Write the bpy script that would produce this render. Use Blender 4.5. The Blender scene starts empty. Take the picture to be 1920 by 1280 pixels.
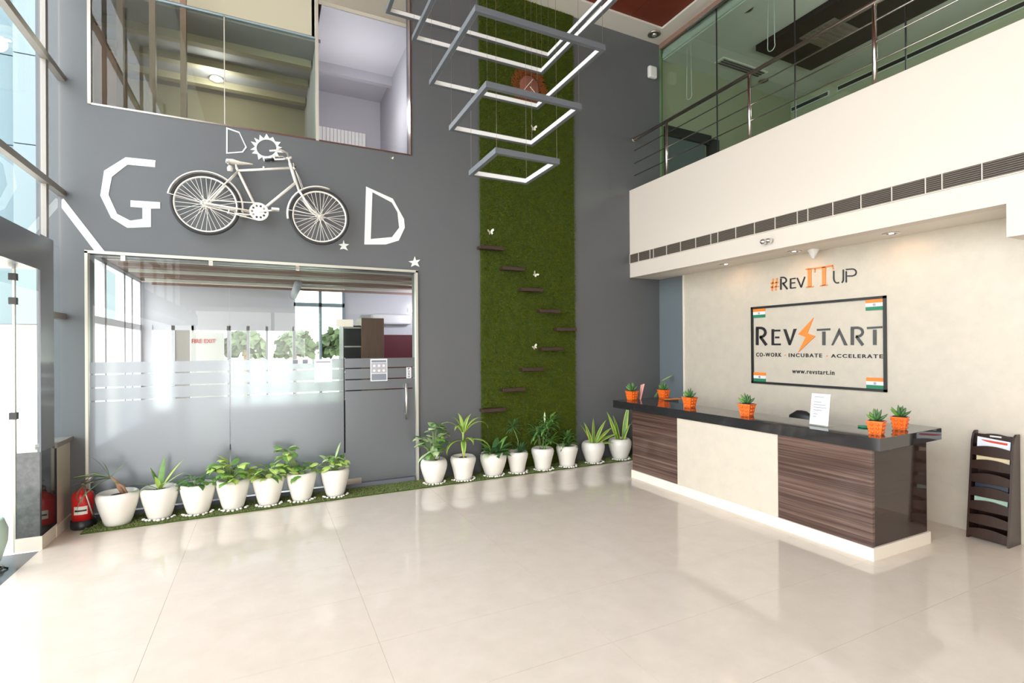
import bpy, bmesh, math, random
from mathutils import Vector, Matrix
R = math.radians
PI = math.pi
rnd = random.Random(7)
sc = bpy.context.scene
col = sc.collection

# ------------------------------------------------------------------ camera
cd = bpy.data.cameras.new('camera'); cam = bpy.data.objects.new('camera', cd); col.objects.link(cam)
yaw, pit, rol = R(25.8776), R(.1497), R(-.4169)
fwd = Vector((math.sin(yaw)*math.cos(pit), math.cos(yaw)*math.cos(pit), math.sin(pit)))
rt = Vector((math.cos(yaw), -math.sin(yaw), 0)); up = rt.cross(fwd)
r2 = rt*math.cos(rol) + up*math.sin(rol); u2 = -rt*math.sin(rol) + up*math.cos(rol)
m = Matrix.Identity(4)
for i in range(3):
    m[i][0] = r2[i]; m[i][1] = u2[i]; m[i][2] = -fwd[i]
m[0][3], m[1][3], m[2][3] = 0, 0, 1.75
cam.matrix_world = m
cd.sensor_width = 36; cd.lens = 951.99/1920*36; cd.shift_y = 9.53/1920
cd.clip_start = .05; cd.clip_end = 300
sc.camera = cam

# ------------------------------------------------------------------ light
sc.view_settings.view_transform = 'Standard'; sc.view_settings.look = 'None'
sc.view_settings.gamma = 1; sc.view_settings.use_curve_mapping = False
sc.view_settings.exposure = .2
sc.cycles.use_denoising = True
sc.cycles.max_bounces = 10; sc.cycles.diffuse_bounces = 6; sc.cycles.glossy_bounces = 5
sc.cycles.transparent_max_bounces = 16
sc.cycles.caustics_reflective = False; sc.cycles.caustics_refractive = False
sc.cycles.sample_clamp_indirect = 6
w = bpy.data.worlds.new('sky'); sc.world = w; w.use_nodes = True
nt = w.node_tree; nt.nodes.clear()
wo = nt.nodes.new('ShaderNodeOutputWorld'); bg = nt.nodes.new('ShaderNodeBackground')
tc = nt.nodes.new('ShaderNodeTexCoord'); sx = nt.nodes.new('ShaderNodeSeparateXYZ'); cr = nt.nodes.new('ShaderNodeValToRGB')
nt.links.new(tc.outputs['Generated'], sx.inputs[0]); nt.links.new(sx.outputs['Z'], cr.inputs[0])
cr.color_ramp.elements[0].position = 0; cr.color_ramp.elements[0].color = (1, .955, .90, 1)
cr.color_ramp.elements[1].position = .7; cr.color_ramp.elements[1].color = (.92, .95, 1, 1)
nt.links.new(cr.outputs[0], bg.inputs[0]); bg.inputs[1].default_value = 6.0
nt.links.new(bg.outputs[0], wo.inputs[0])

def portal(loc, rot, sx_, sy_):
    l = bpy.data.lights.new('daylight_portal', 'AREA'); l.shape = 'RECTANGLE'; l.size = sx_; l.size_y = sy_
    l.cycles.is_portal = True
    o = bpy.data.objects.new('daylight_portal', l); col.objects.link(o); o.location = loc; o.rotation_euler = rot
portal((-2.6, 1.6, 4.4), (0, R(-90), 0), 5.6, 10.5)      # left glazing
portal((-2.9, 1.2, 1.2), (0, R(-90), 0), 2.4, 9)         # entrance
portal((-.2, -4.3, 1.45), (R(90), 0, 0), 3.6, 2.8)         # front of the hall behind the camera
portal((-2.2, 8.4, 1.8), (0, R(-90), 0), 2.2, 3.2)      # office windows
portal((0, 10.6, 1.2), (R(-90), 0, 0), 3.5, 2.2)

# ------------------------------------------------------------------ materials
MATS = {}
def mat(name, color=(.8, .8, .8), rough=.5, metal=0, spec=.5, noise=None, bump=0, bscale=60, stretch=(1, 1, 1), coat=0, emit=0):
    """noise = (scale, second colour, contrast)"""
    if name in MATS: return MATS[name]
    M = bpy.data.materials.new(name); M.use_nodes = True; n = M.node_tree; P = n.nodes['Principled BSDF']
    P.inputs['Base Color'].default_value = (*color, 1); P.inputs['Roughness'].default_value = rough
    P.inputs['Metallic'].default_value = metal; P.inputs['Specular IOR Level'].default_value = spec
    P.inputs['Coat Weight'].default_value = coat
    if emit:
        P.inputs['Emission Color'].default_value = (*color, 1); P.inputs['Emission Strength'].default_value = emit
    if noise or bump:
        g = n.nodes.new('ShaderNodeNewGeometry'); mp = n.nodes.new('ShaderNodeMapping')
        mp.inputs['Scale'].default_value = stretch; n.links.new(g.outputs['Position'], mp.inputs[0])
    if noise:
        s, c2, k = noise
        t = n.nodes.new('ShaderNodeTexNoise'); t.inputs['Scale'].default_value = s; t.inputs['Detail'].default_value = 5
        t.inputs['Roughness'].default_value = .65
        n.links.new(mp.outputs[0], t.inputs[0])
        r = n.nodes.new('ShaderNodeValToRGB'); r.color_ramp.elements[0].position = .5-k; r.color_ramp.elements[1].position = .5+k
        r.color_ramp.elements[0].color = (*color, 1); r.color_ramp.elements[1].color = (*c2, 1)
        n.links.new(t.outputs[0], r.inputs[0]); n.links.new(r.outputs[0], P.inputs['Base Color'])
    if bump:
        t = n.nodes.new('ShaderNodeTexNoise'); t.inputs['Scale'].default_value = bscale; n.links.new(mp.outputs[0], t.inputs[0])
        b = n.nodes.new('ShaderNodeBump'); b.inputs['Strength'].default_value = bump; b.inputs['Distance'].default_value = .01
        n.links.new(t.outputs[0], b.inputs['Height']); n.links.new(b.outputs[0], P.inputs['Normal'])
    MATS[name] = M; return M

def glass(name, tint=(.9, .97, .95), ior=1.5, rough=0.0):
    M = bpy.data.materials.new(name); M.use_nodes = True; n = M.node_tree; n.nodes.clear()
    o = n.nodes.new('ShaderNodeOutputMaterial'); mx = n.nodes.new('ShaderNodeMixShader')
    t = n.nodes.new('ShaderNodeBsdfTransparent'); g = n.nodes.new('ShaderNodeBsdfGlossy'); f = n.nodes.new('ShaderNodeFresnel')
    t.inputs[0].default_value = (*tint, 1); g.inputs['Roughness'].default_value = rough; f.inputs[0].default_value = ior
    ge = n.nodes.new('ShaderNodeNewGeometry'); iv = n.nodes.new('ShaderNodeMath'); iv.operation = 'SUBTRACT'; iv.inputs[0].default_value = 1
    mu = n.nodes.new('ShaderNodeMath'); mu.operation = 'MULTIPLY'      # reflect once, on the entering face
    n.links.new(ge.outputs['Backfacing'], iv.inputs[1]); n.links.new(f.outputs[0], mu.inputs[0]); n.links.new(iv.outputs[0], mu.inputs[1])
    n.links.new(mu.outputs[0], mx.inputs[0]); n.links.new(t.outputs[0], mx.inputs[1]); n.links.new(g.outputs[0], mx.inputs[2])
    n.links.new(mx.outputs[0], o.inputs[0]); MATS[name] = M; return M

def frost(name):
    M = bpy.data.materials.new(name); M.use_nodes = True; n = M.node_tree; n.nodes.clear()
    o = n.nodes.new('ShaderNodeOutputMaterial')
    d = n.nodes.new('ShaderNodeBsdfDiffuse'); d.inputs[0].default_value = (.34, .355, .37, 1)
    tl = n.nodes.new('ShaderNodeBsdfTranslucent'); tl.inputs[0].default_value = (.42, .455, .48, 1)
    gl = n.nodes.new('ShaderNodeBsdfGlossy'); gl.inputs['Roughness'].default_value = .28; gl.inputs[0].default_value = (.45, .48, .52, 1)
    rf = n.nodes.new('ShaderNodeBsdfRefraction'); rf.inputs['Roughness'].default_value = .22; rf.inputs['IOR'].default_value = 1.3
    rf.inputs[0].default_value = (.88, .92, .95, 1)
    m1 = n.nodes.new('ShaderNodeMixShader'); m1.inputs[0].default_value = .4
    m2 = n.nodes.new('ShaderNodeMixShader'); m2.inputs[0].default_value = .5
    m3 = n.nodes.new('ShaderNodeMixShader'); m3.inputs[0].default_value = .22
    n.links.new(d.outputs[0], m1.inputs[1]); n.links.new(tl.outputs[0], m1.inputs[2])
    n.links.new(m1.outputs[0], m2.inputs[1]); n.links.new(rf.outputs[0], m2.inputs[2])
    n.links.new(m2.outputs[0], m3.inputs[1]); n.links.new(gl.outputs[0], m3.inputs[2])
    n.links.new(m3.outputs[0], o.inputs[0]); MATS[name] = M; return M

mat('grey_paint', (.111, .118, .125), .45, noise=(1.2, (.121, .125, .130), .2), bump=.05, bscale=220)
mat('blue_grey_paint', (.145, .175, .195), .5)
mat('white_paint', (.725, .655, .58), .5)
mat('white_ceiling', (.8, .75, .67), .6)
mat('beige_stone', (.635, .57, .475), .32, noise=(7, (.56, .515, .435), .22), bump=.12, bscale=25)
mat('floor_marble', (.725, .645, .56), .08, noise=(5, (.655, .58, .495), .25), spec=.5)
mat('floor_joint', (.55, .48, .40), .3)
mat('skirting', (.82, .76, .66), .3)
mat('black_granite', (.018, .018, .019), .05, noise=(200, (.026, .026, .028), .2), spec=.6)
mat('granite_with_reflections', (.05, .06, .065), .12, noise=(14, (.16, .16, .155), .3), spec=.6)  # paler grey mottling imitates reflections on the polished pier front
mat('grey_cladding', (.16, .175, .205), .25, spec=.35)
mat('dark_floor', (.10, .11, .13), .12)
mat('pavement', (.85, .82, .76), .8, noise=(3, (.72, .71, .62), .2))
mat('alu', (.30, .27, .24), .4, metal=.4)
mat('steel', (.62, .58, .54), .22, metal=1)
mat('dark_steel', (.46, .40, .35), .3, metal=1)
mat('frame_beige', (.6, .58, .5), .35, metal=.3)
mat('maroon', (.15, .022, .008), .6, noise=(1.5, (.19, .03, .01), .2))
mat('groove', (.05, .012, .006), .7)
mat('turf_back', (.045, .075, .008), .9)
def turf(name, c1, c2):
    M = mat(name, c1, .8, noise=(6, c2, .3), spec=.08); return M
turf('turf_blade', (.088, .108, .004), (.125, .142, .008))
turf('runner_blade', (.17, .22, .075), (.24, .28, .11))
mat('pot_white', (.82, .80, .74), .38, bump=.12, bscale=18)
mat('soil', (.035, .025, .018), .95, bump=.5, bscale=90)
mat('red_soil', (.2, .06, .03), .95)
mat('pebble', (.85, .83, .78), .5)
mat('leaf_mid', (.10, .24, .05), .45, noise=(20, (.16, .34, .06), .2))
mat('leaf_light', (.34, .52, .08), .45, noise=(16, (.52, .66, .2), .2))
mat('leaf_pale', (.36, .50, .22), .45, noise=(16, (.5, .62, .35), .2))
mat('leaf_dark', (.045, .13, .035), .35, noise=(20, (.09, .2, .07), .2))
mat('leaf_yellow', (.5, .58, .08), .45)
mat('leaf_grey', (.14, .22, .11), .5)
mat('stem_brown', (.35, .2, .12), .7)
mat('stem_orange', (.62, .27, .13), .6)
mat('stem_green', (.22, .32, .12), .6)
mat('orange_pot', (.86, .16, .015), .35, bump=.6, bscale=50)
mat('shelf_wood', (.045, .022, .018), .35)
mat('cream', (.8, .76, .66), .4, bump=.0)
mat('bike_white', (.8, .76, .69), .35)
mat('tyre', (.03, .03, .03), .7)
mat('black', (.015, .015, .016), .4)
mat('sticker', (.8, .83, .8), .5)
mat('sign_black', (.02, .02, .022), .35)
mat('sign_grey', (.07, .07, .072), .3)
mat('sign_orange', (.92, .26, .04), .4)
mat('text_orange', (.78, .27, .07), .4)
mat('flag_green', (.02, .22, .11), .5)
mat('flag_white', (.85, .85, .85), .5)
mat('flag_blue', (.03, .05, .3), .5)
mat('paper', (.70, .71, .74), .6)
mat('print_grey', (.22, .24, .28), .7)
mat('light_bar', (.115, .125, .14), .45)
mat('diffuser', (.78, .78, .76), .4)
mat('grille', (.2, .165, .135), .5)
mat('vent_dark', (.05, .042, .035), .8)
mat('rattan', (.15, .04, .008), .6, noise=(25, (.30, .09, .015), .2))
mat('clock_face', (.24, .09, .06), .45)
mat('pink', (.85, .4, .35), .5)
mat('ext_red', (.65, .02, .02), .25)
mat('ext_label', (.8, .78, .7), .5)
mat('office_ceiling', (.10, .045, .03), .6)
mat('office_wall', (.66, .65, .70), .7)
mat('office_red', (.11, .008, .015), .6)
mat('wardrobe_wood', (.15, .085, .055), .45, noise=(12, (.2, .11, .07), .2), stretch=(3, 3, .3))
mat('white_plastic', (.8, .8, .78), .35)
mat('office_floor', (.3, .29, .28), .4)
mat('green_frame', (.25, .33, .38), .4)
mat('bright_blind', (.9, .9, .85), .7)
mat('upper_ceiling', (.66, .68, .64), .6)
mat('olive_wall', (.42, .43, .31), .7)
mat('dark_panel', (.012, .009, .008), .4)
mat('cream_wall', (.42, .38, .28), .7)
mat('brown_panel', (.28, .17, .13), .6)
mat('lavender', (.40, .40, .43), .6); mat('lavender_light', (.52, .52, .555), .6); mat('beige_board', (.62, .56, .42), .7)
mat('blue_clad', (.10, .155, .175), .35)
mat('white_clad', (.16, .205, .22), .5)
mat('joint_line', (.04, .06, .07), .6)
mat('hedge', (.06, .08, .03), .8, noise=(4, (.14, .17, .08), .2))
mat('road', (.3, .3, .3), .8)
mat('lamp_glow', (1, .93, .85), .5, emit=14)
mat('mag_red', (.6, .05, .03), .4); mat('mag_white', (.75, .78, .85), .4); mat('mag_cream', (.7, .58, .36), .5)
mat('mag_dark', (.02, .03, .05), .25); mat('mag_green', (.35, .5, .4), .4)
mat('rack_wood', (.022, .011, .008), .3, noise=(10, (.042, .02, .014), .25), stretch=(3, 3, .4))
mat('veneer_reflecting_dark', (.022, .013, .01), .06, noise=(1, (.05, .03, .024), .25), stretch=(.6, .6, 40), spec=.35); mat('chrome', (.85, .84, .82), .3, metal=1)  # counter end veneer coloured darker to imitate the dark surroundings it reflects
mat('planter_green', (.45, .6, .52), .5)
glass('glass_clear', (.93, .97, .96), 1.45)
glass('glass_window', (.94, .98, 1.0), 1.45)
glass('glass_upper', (.82, .88, .83), 1.7)
glass('glass_upper_blue', (.92, .92, .94), 1.6)
glass('glass_balcony', (.80, .86, .82), 1.62)
frost('frosted_film')

# striped veneer of the counter: dark brown with fine horizontal streaks
def veneer():
    M = bpy.data.materials.new('striped_veneer'); M.use_nodes = True; n = M.node_tree; P = n.nodes['Principled BSDF']
    g = n.nodes.new('ShaderNodeNewGeometry')
    outs = []
    for s, st in ((1.0, (.5, .5, 34)), (1.0, (1.0, 1.0, 140))):
        mp = n.nodes.new('ShaderNodeMapping'); mp.inputs['Scale'].default_value = st; n.links.new(g.outputs['Position'], mp.inputs[0])
        t = n.nodes.new('ShaderNodeTexNoise'); t.inputs['Scale'].default_value = s; t.inputs['Detail'].default_value = 4; t.inputs['Distortion'].default_value = .25
        n.links.new(mp.outputs[0], t.inputs[0]); outs.append(t.outputs[0])
    a = n.nodes.new('ShaderNodeMath'); a.operation = 'ADD'; n.links.new(outs[0], a.inputs[0]); n.links.new(outs[1], a.inputs[1])
    h = n.nodes.new('ShaderNodeMath'); h.operation = 'MULTIPLY'; h.inputs[1].default_value = .5; n.links.new(a.outputs[0], h.inputs[0])
    r = n.nodes.new('ShaderNodeValToRGB'); e = r.color_ramp.elements
    e[0].position = .36; e[0].color = (.045, .024, .019, 1); e[1].position = .66; e[1].color = (.20, .13, .105, 1)
    q = e.new(.5); q.color = (.09, .053, .042, 1)
    n.links.new(h.outputs[0], r.inputs[0]); n.links.new(r.outputs[0], P.inputs['Base Color']); P.inputs['Roughness'].default_value = .12
    MATS['striped_veneer'] = M
veneer()

# ------------------------------------------------------------------ builders
ORG = {}
class MB:
    def __init__(s): s.v = []; s.f = []; s.mi = []; s.k = 0
    def add(s, vs, fs, k=None):
        b = len(s.v); s.v += [tuple(x) for x in vs]; s.f += [tuple(i+b for i in f) for f in fs]
        s.mi += [s.k if k is None else k]*len(fs); return s
    def box(s, x0, x1, y0, y1, z0, z1, k=None):
        vs = [(x, y, z) for x in (x0, x1) for y in (y0, y1) for z in (z0, z1)]
        return s.add(vs, [(0, 1, 3, 2), (4, 6, 7, 5), (0, 4, 5, 1), (2, 3, 7, 6), (0, 2, 6, 4), (1, 5, 7, 3)], k)
    def hexa(s, a, b, k=None):
        """two quads (4 corners each) joined"""
        vs = list(a)+list(b)
        return s.add(vs, [(3, 2, 1, 0), (4, 5, 6, 7)]+[(i, (i+1) % 4, 4+(i+1) % 4, 4+i) for i in range(4)], k)
    def tube(s, pts, r, n=8, k=None, closed=False, caps=True):
        pts = [Vector(p) for p in pts]; N = len(pts); rr = r if isinstance(r, (list, tuple)) else [r]*N
        vs = []; prev = None
        for i, p in enumerate(pts):
            a = pts[(i-1) % N] if (closed or i > 0) else p; b = pts[(i+1) % N] if (closed or i < N-1) else p
            t = (b-a).normalized()
            if prev is None:
                u = t.orthogonal().normalized()
            else:
                u = (prev - t*prev.dot(t)); u = u.normalized() if u.length > 1e-6 else t.orthogonal().normalized()
            prev = u; q = t.cross(u)
            vs += [p+(u*math.cos(2*PI*j/n)+q*math.sin(2*PI*j/n))*rr[i] for j in range(n)]
        fs = []
        for i in range(N if closed else N-1):
            i2 = (i+1) % N
            fs += [(i*n+j, i*n+(j+1) % n, i2*n+(j+1) % n, i2*n+j) for j in range(n)]
        if not closed and caps: fs += [tuple(range(n))[::-1], tuple((N-1)*n+j for j in range(n))]
        return s.add(vs, fs, k)
    def lathe(s, prof, c=(0, 0, 0), n=24, k=None, ax=None):
        """prof: (radius, height) list"""
        c = Vector(c); M = Matrix.Identity(3) if ax is None else Vector((0, 0, 1)).rotation_difference(Vector(ax)).to_matrix()
        vs = []
        for r, z in prof:
            vs += [c+M@Vector((r*math.cos(2*PI*j/n), r*math.sin(2*PI*j/n), z)) for j in range(n)]
        fs = []
        for i in range(len(prof)-1):
            fs += [(i*n+j, i*n+(j+1) % n, (i+1)*n+(j+1) % n, (i+1)*n+j) for j in range(n)]
        if prof[0][0] > 1e-4: fs.append(tuple(range(n))[::-1])
        if prof[-1][0] > 1e-4: fs.append(tuple((len(prof)-1)*n+j for j in range(n)))
        return s.add(vs, fs, k)
    def ball(s, c, rx, ry=None, rz=None, n=10, k=None):
        ry = ry or rx; rz = rz or rx; h = max(4, n//2)
        vs = []; 
        for i in range(h+1):
            a = PI*i/h
            vs += [(c[0]+rx*math.sin(a)*math.cos(2*PI*j/n), c[1]+ry*math.sin(a)*math.sin(2*PI*j/n), c[2]-rz*math.cos(a)) for j in range(n)]
        return s.add(vs, [(i*n+j, i*n+(j+1) % n, (i+1)*n+(j+1) % n, (i+1)*n+j) for i in range(h) for j in range(n)], k)
    def build(s, name, mats, parent=None, smooth=False, bevel=0, local=False, kind=None):
        if isinstance(mats, str): mats = [mats]
        o_ = Vector((0, 0, 0)) if (parent is None or local) else ORG.get(parent, Vector((0, 0, 0)))
        me = bpy.data.meshes.new(name)
        me.from_pydata([(x-o_.x, y-o_.y, z-o_.z) for x, y, z in s.v], [], s.f)
        for q in mats: me.materials.append(MATS[q])
        me.polygons.foreach_set('material_index', s.mi)
        if smooth: me.polygons.foreach_set('use_smooth', [True]*len(s.f))
        me.update()
        o = bpy.data.objects.new(name, me); col.objects.link(o)
        if parent is not None: o.parent = parent
        ORG[o] = o_
        if bevel:
            b = o.modifiers.new('bevel', 'BEVEL'); b.width = bevel; b.segments = 2; b.limit_method = 'ANGLE'
        if smooth and not bevel and False: pass
        if kind: o['kind'] = kind
        return o
def tag(o, label, cat, group=None, kind=None):
    o['label'] = label; o['category'] = cat
    if group: o['group'] = group
    if kind: o['kind'] = kind
    return o
def thing(name, loc, label, cat, group=None, rotz=0):
    o = bpy.data.objects.new(name, None); o.empty_display_size = .1; col.objects.link(o)
    o.location = loc; o.rotation_euler = (0, 0, rotz); ORG[o] = Vector(loc)
    return tag(o, label, cat, group)
def struct(name, loc=(0, 0, 0)):
    o = bpy.data.objects.new(name, None); col.objects.link(o); o.location = loc; ORG[o] = Vector(loc); o['kind'] = 'structure'; return o
def shape2d(loops, depth, mp):
    """filled, extruded outline (holes allowed) -> MB, mapped by mp(u, v, w)"""
    cu = bpy.data.curves.new('c', 'CURVE'); cu.dimensions = '2D'; cu.fill_mode = 'BOTH'; cu.extrude = depth/2
    for lp in loops:
        sp = cu.splines.new('POLY'); sp.points.add(len(lp)-1); sp.use_cyclic_u = True
        for p, (a, b) in zip(sp.points, lp): p.co = (a, b, 0, 1)
    return curve_mb(cu, depth, mp)
def curve_mb(cu, depth, mp, fit=None):
    ob = bpy.data.objects.new('c', cu); col.objects.link(ob)
    dg = bpy.context.evaluated_depsgraph_get(); me = bpy.data.meshes.new_from_object(ob.evaluated_get(dg))
    vs = [tuple(v.co) for v in me.vertices]; fs = [tuple(p.vertices) for p in me.polygons]
    bpy.data.objects.remove(ob); bpy.data.meshes.remove(me); bpy.data.curves.remove(cu)
    if fit:
        x0 = min(v[0] for v in vs); x1 = max(v[0] for v in vs); y0 = min(v[1] for v in vs); y1 = max(v[1] for v in vs)
        a0, a1, b0, b1 = fit
        vs = [(a0+(v[0]-x0)/(x1-x0)*(a1-a0), b0+(v[1]-y0)/(y1-y0)*(b1-b0), v[2]) for v in vs]
    M = MB(); M.add([mp(u, v, w_+depth/2) for u, v, w_ in vs], fs); return M
def text_mb(s, fit, depth, mp, weight=0, sp=1):
    cu = bpy.data.curves.new('t', 'FONT'); cu.body = s; cu.extrude = depth/2; cu.offset = weight; cu.resolution_u = 3; cu.space_character = sp
    return curve_mb(cu, depth, mp, fit)
def fixn(o):
    bm = bmesh.new(); bm.from_mesh(o.data); bmesh.ops.recalc_face_normals(bm, faces=bm.faces); bm.to_mesh(o.data); bm.free(); return o
D = 6.61
on_back = lambda u, v, w: (u, D-w, v)
on_right = lambda u, v, w: (5.948-w, u, v)

# ------------------------------------------------------------------ structure
XG, XR, XB, ZC = -1.855, 5.948, 5.357, 6.848
# floor: slab, then tiles in view as separate pieces
fl = struct('floor')
MB().box(-1.8, 10, -4.2, 7, -.12, -.003).build('slab', 'floor_joint', fl)
MB().box(-1.79, 5.948, -4.2, .59, -.012, 0).build('rear_floor', 'floor_marble', fl)
xs = [-1.79]+[0.6+1.24*i for i in range(-1, 5)]; xs = [x for x in xs if x < 5.9]+[5.97]
ys = [.6+.62*i for i in range(0, 10)]+[6.61]
g_ = .0008
for i in range(len(xs)-1):
    for j in range(len(ys)-1):
        M_ = MB().box(xs[i]+g_, xs[i+1]-g_, ys[j]+g_, ys[j+1]-g_, -.012, 0); M_.build('tile', 'floor_marble', fl)

# back wall of the hall, with openings
wb = struct('wall_back')
W = MB()
y0, y1 = D, D+.22
W.box(-2.05, -1.643, y0, y1, -.1, ZC+.1); W.box(-1.643, 1.745, y0, y1, 2.755, 4.30)
W.box(1.80, 6.2, y0, y1, -.1, 2.755); W.box(1.745, 6.2, y0, y1, 2.755, 4.3); W.box(1.745, 6.06, y0, y1, 4.3, ZC+.1)
W.box(-1.643, 1.745, y0, y1, 6.75, ZC+.1)
W.build('wall_face', 'grey_paint', wb)
MB().box(6.2, 9.5, 6.63, 6.8, 2.9, 6.9).box(6.06, 6.2, 6.63, 6.8, 4.3, 6.9).build('upper_room_face', 'olive_wall', wb)
MB().box(-1.60, 1.76, D-.012, D+.12, 0, .06).build('threshold', 'grey_cladding', wb)

# reception wall
wr = struct('wall_right')
MB().box(XR, 6.2, -4.2, 6.04, -.1, 2.9).build('stone_cladding', 'beige_stone', wr)
MB().box(5.972, 6.2, 6.03, 6.62, -.1, 2.9).build('painted_return', 'blue_grey_paint', wr)
MB().box(XR-.012, XR+.01, 6.015, 6.045, 0, 2.88).build('edge_trim', 'skirting', wr)

# gallery parapet, soffit and floor
wp = struct('wall_balcony')
MB().box(XB, XB+.16, -4.2, D, 2.88, 4.30).build('parapet', 'white_paint', wp)
MB().box(XB+.16, 9.6, -4.2, D, 2.88, 3.05).build('soffit', 'white_ceiling', wp)
MB().box(XB+.16, 9.6, -4.2, D, 4.05, 4.2).build('gallery_floor', 'white_ceiling', wp)
MB().box(XB, XR+.1, -4.2, 1.93, 2.61, 2.88).build('drop_beam', 'white_paint', wp)
# air grille strip in the parapet
gs = thing('air_grille_strip', (XB, 4, 3.11), 'long dark brown louvred air grille running along the white balcony front', 'air grille')
sep = [6.60, 6.387, 6.119, 6.04, 5.758, 5.477, 5.192, 4.927, 4.809, 4.527, 4.255, 3.978, 3.703, 3.58, 3.308, 3.029, 2.753, 2.48, 2.355, 2.079, 1.80, 1.52, 1.24, .96, .84]
MB().box(XB-.004, XB+.002, .84, 6.60, 3.105, 3.255).build('backing', 'vent_dark', gs)
for a, b in zip(sep[:-1], sep[1:]):
    M_ = MB()
    for q in range(8):
        z = 3.115+q*.0178
        M_.hexa([(XB-.014, b+.008, z-.002), (XB-.014, a-.008, z-.002), (XB-.014, a-.008, z+.002), (XB-.014, b+.008, z+.002)],
                [(XB-.004, b+.008, z+.006), (XB-.004, a-.008, z+.006), (XB-.004, a-.008, z+.010), (XB-.004, b+.008, z+.010)], 0)
    M_.box(XB-.016, XB-.003, a-.007, a+.001, 3.108, 3.252, 1)
    M_.build('grille', ['grille', 'white_paint'], gs)
MB().box(XB-.016, XB, .84, 6.605, 3.250, 3.258).box(XB-.016, XB, .84, 6.605, 3.102, 3.110).build('border', 'white_paint', gs)

# ceiling: pale border, sunk maroon boards
ce = struct('ceiling')
MB().box(-2.0, 6.1, 6.25, D+.05, ZC, ZC+.3).box(5.75, 6.1, -4.2, 6.25, ZC, ZC+.3).box(-2.0, -1.2, -4.2, 6.25, ZC, ZC+.3).box(-1.2, 5.75, -4.2, -3.4, ZC, ZC+.3).build('border', 'white_ceiling', ce)
for i in range(11):
    x0 = -1.2+i*.632; x1 = min(5.75, x0+.632)
    if x1-x0 > .05: MB().box(x0+.004, x1-.004, -3.4, 6.25, ZC+.03, ZC+.06).build('board', 'maroon', ce)
MB().box(-1.2, 5.75, -3.4, 6.25, ZC+.06, ZC+.3).build('ceiling_back', 'groove', ce)

# rear of the hall: gallery slab and open glazed front behind the camera
wq = struct('wall_rear')
MB().box(-2, 6, -2.6, -2.4, 2.9, 4.4).box(-2, 6, -4.2, -2.6, 2.9, 3.1).build('rear_balcony', 'white_paint', wq)
MB().box(-2, 6.2, -4.3, -4.2, 3.1, ZC+.3).box(1.6, 6.2, -4.3, -4.2, 0, 3.1).build('rear_face', 'grey_paint', wq)  # unseen; right part closed so floor light falls off towards that side
for x in (-1.9, 0.2): MB().box(x-.05, x+.05, -4.3, -4.2, 0, 3.1).build('post', 'alu', wq)

# left side: low wall, pier, header, cladding column
wl = struct('wall_left')
MB().box(-1.90, -1.795, 6.2, D, 0, .84).build('low_wall', 'beige_stone', wl)
MB().box(-1.90, -1.78, 6.19, D, 0, .10).build('skirting', 'skirting', wl)
MB().box(-1.96, -1.80, 5.86, 6.22, .12, .862).build('granite_pier', 'granite_with_reflections', wl); MB().box(-1.80, -1.788, 5.857, 6.22, .12, .862).build('granite_facing', 'black_granite', wl)
MB().box(-1.967, -1.785, 5.853, 6.22, 0, .12).build('skirting', 'skirting', wl)
MB().box(-1.802, -1.79, 5.855, 6.17, .862, 2.79).build('cladding_column', 'grey_cladding', wl)
MB().box(-2.1, -1.79, -4.2, 5.856, 2.47, 2.77).build('header', 'grey_cladding', wl)
MB().box(-2.45, -2.1, -4.2, 5.9, 2.47, 2.77).build('porch_roof', 'white_ceiling', wl)
MB().box(-4.6, -1.8, -4.2, 5.84, -.12, -.004).build('porch_floor', 'dark_floor', wl)
MB().box(-1.93, -1.77, 6.17, D, .84, .885).build('sill', 'alu', wl)

# left curtain wall above
w1 = struct('window_1')
def mull(y, z0, z1): MB().box(-1.88, -1.84, y-.03, y+.03, z0, z1).build('mullion', 'alu', w1)
mull(6.20, .885, ZC)
for y in (5.05, 3.95, 2.85, 1.75, .65, -.45, -1.55, -2.65, -3.75): mull(y, 2.77, ZC)
for z in (3.35, 4.52, 5.70):
    MB().box(-1.88, -1.82, -4.2, D, z-.03, z+.03).build('transom', 'alu', w1)
MB().box(-1.88, -1.82, 6.2, D, 2.07, 2.13).build('transom', 'alu', w1)
yy = [6.6, 6.20, 5.05, 3.95, 2.85, 1.75, .65, -.45, -1.55, -2.65, -3.75]; zz = [2.79, 3.35, 4.52, 5.7, ZC]
for a, b in zip(yy[:-1], yy[1:]):
    for c, d in zip(zz[:-1], zz[1:]): MB().box(-1.874, -1.866, b+.02, a-.02, c, d).build('pane', 'glass_window', w1)
MB().box(-1.874, -1.866, 6.18, 6.6, .885, 2.08).build('pane', 'glass_window', w1)
MB().box(-1.874, -1.866, 6.18, 6.6, 2.12, 2.80).build('pane', 'glass_window', w1)

# porch glass beside the entrance (faces the camera)
d2 = struct('door_2')
MB().box(-1.955, -1.80, 5.864, 5.874, .862, 2.47).build('side_pane', 'glass_clear', d2)
MB().box(-1.978, -1.962, 5.855, 5.885, 0, 2.47).build('jamb', 'frame_beige', d2)
MB().box(-2.9, -1.982, 5.864, 5.874, .02, 2.45).build('pane', 'glass_clear', d2)
for z in (2.40, 2.19, 1.19): MB().box(-2.0, -1.95, 5.845, 5.895, z-.03, z+.03).build('hinge', 'black', d2)

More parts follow.
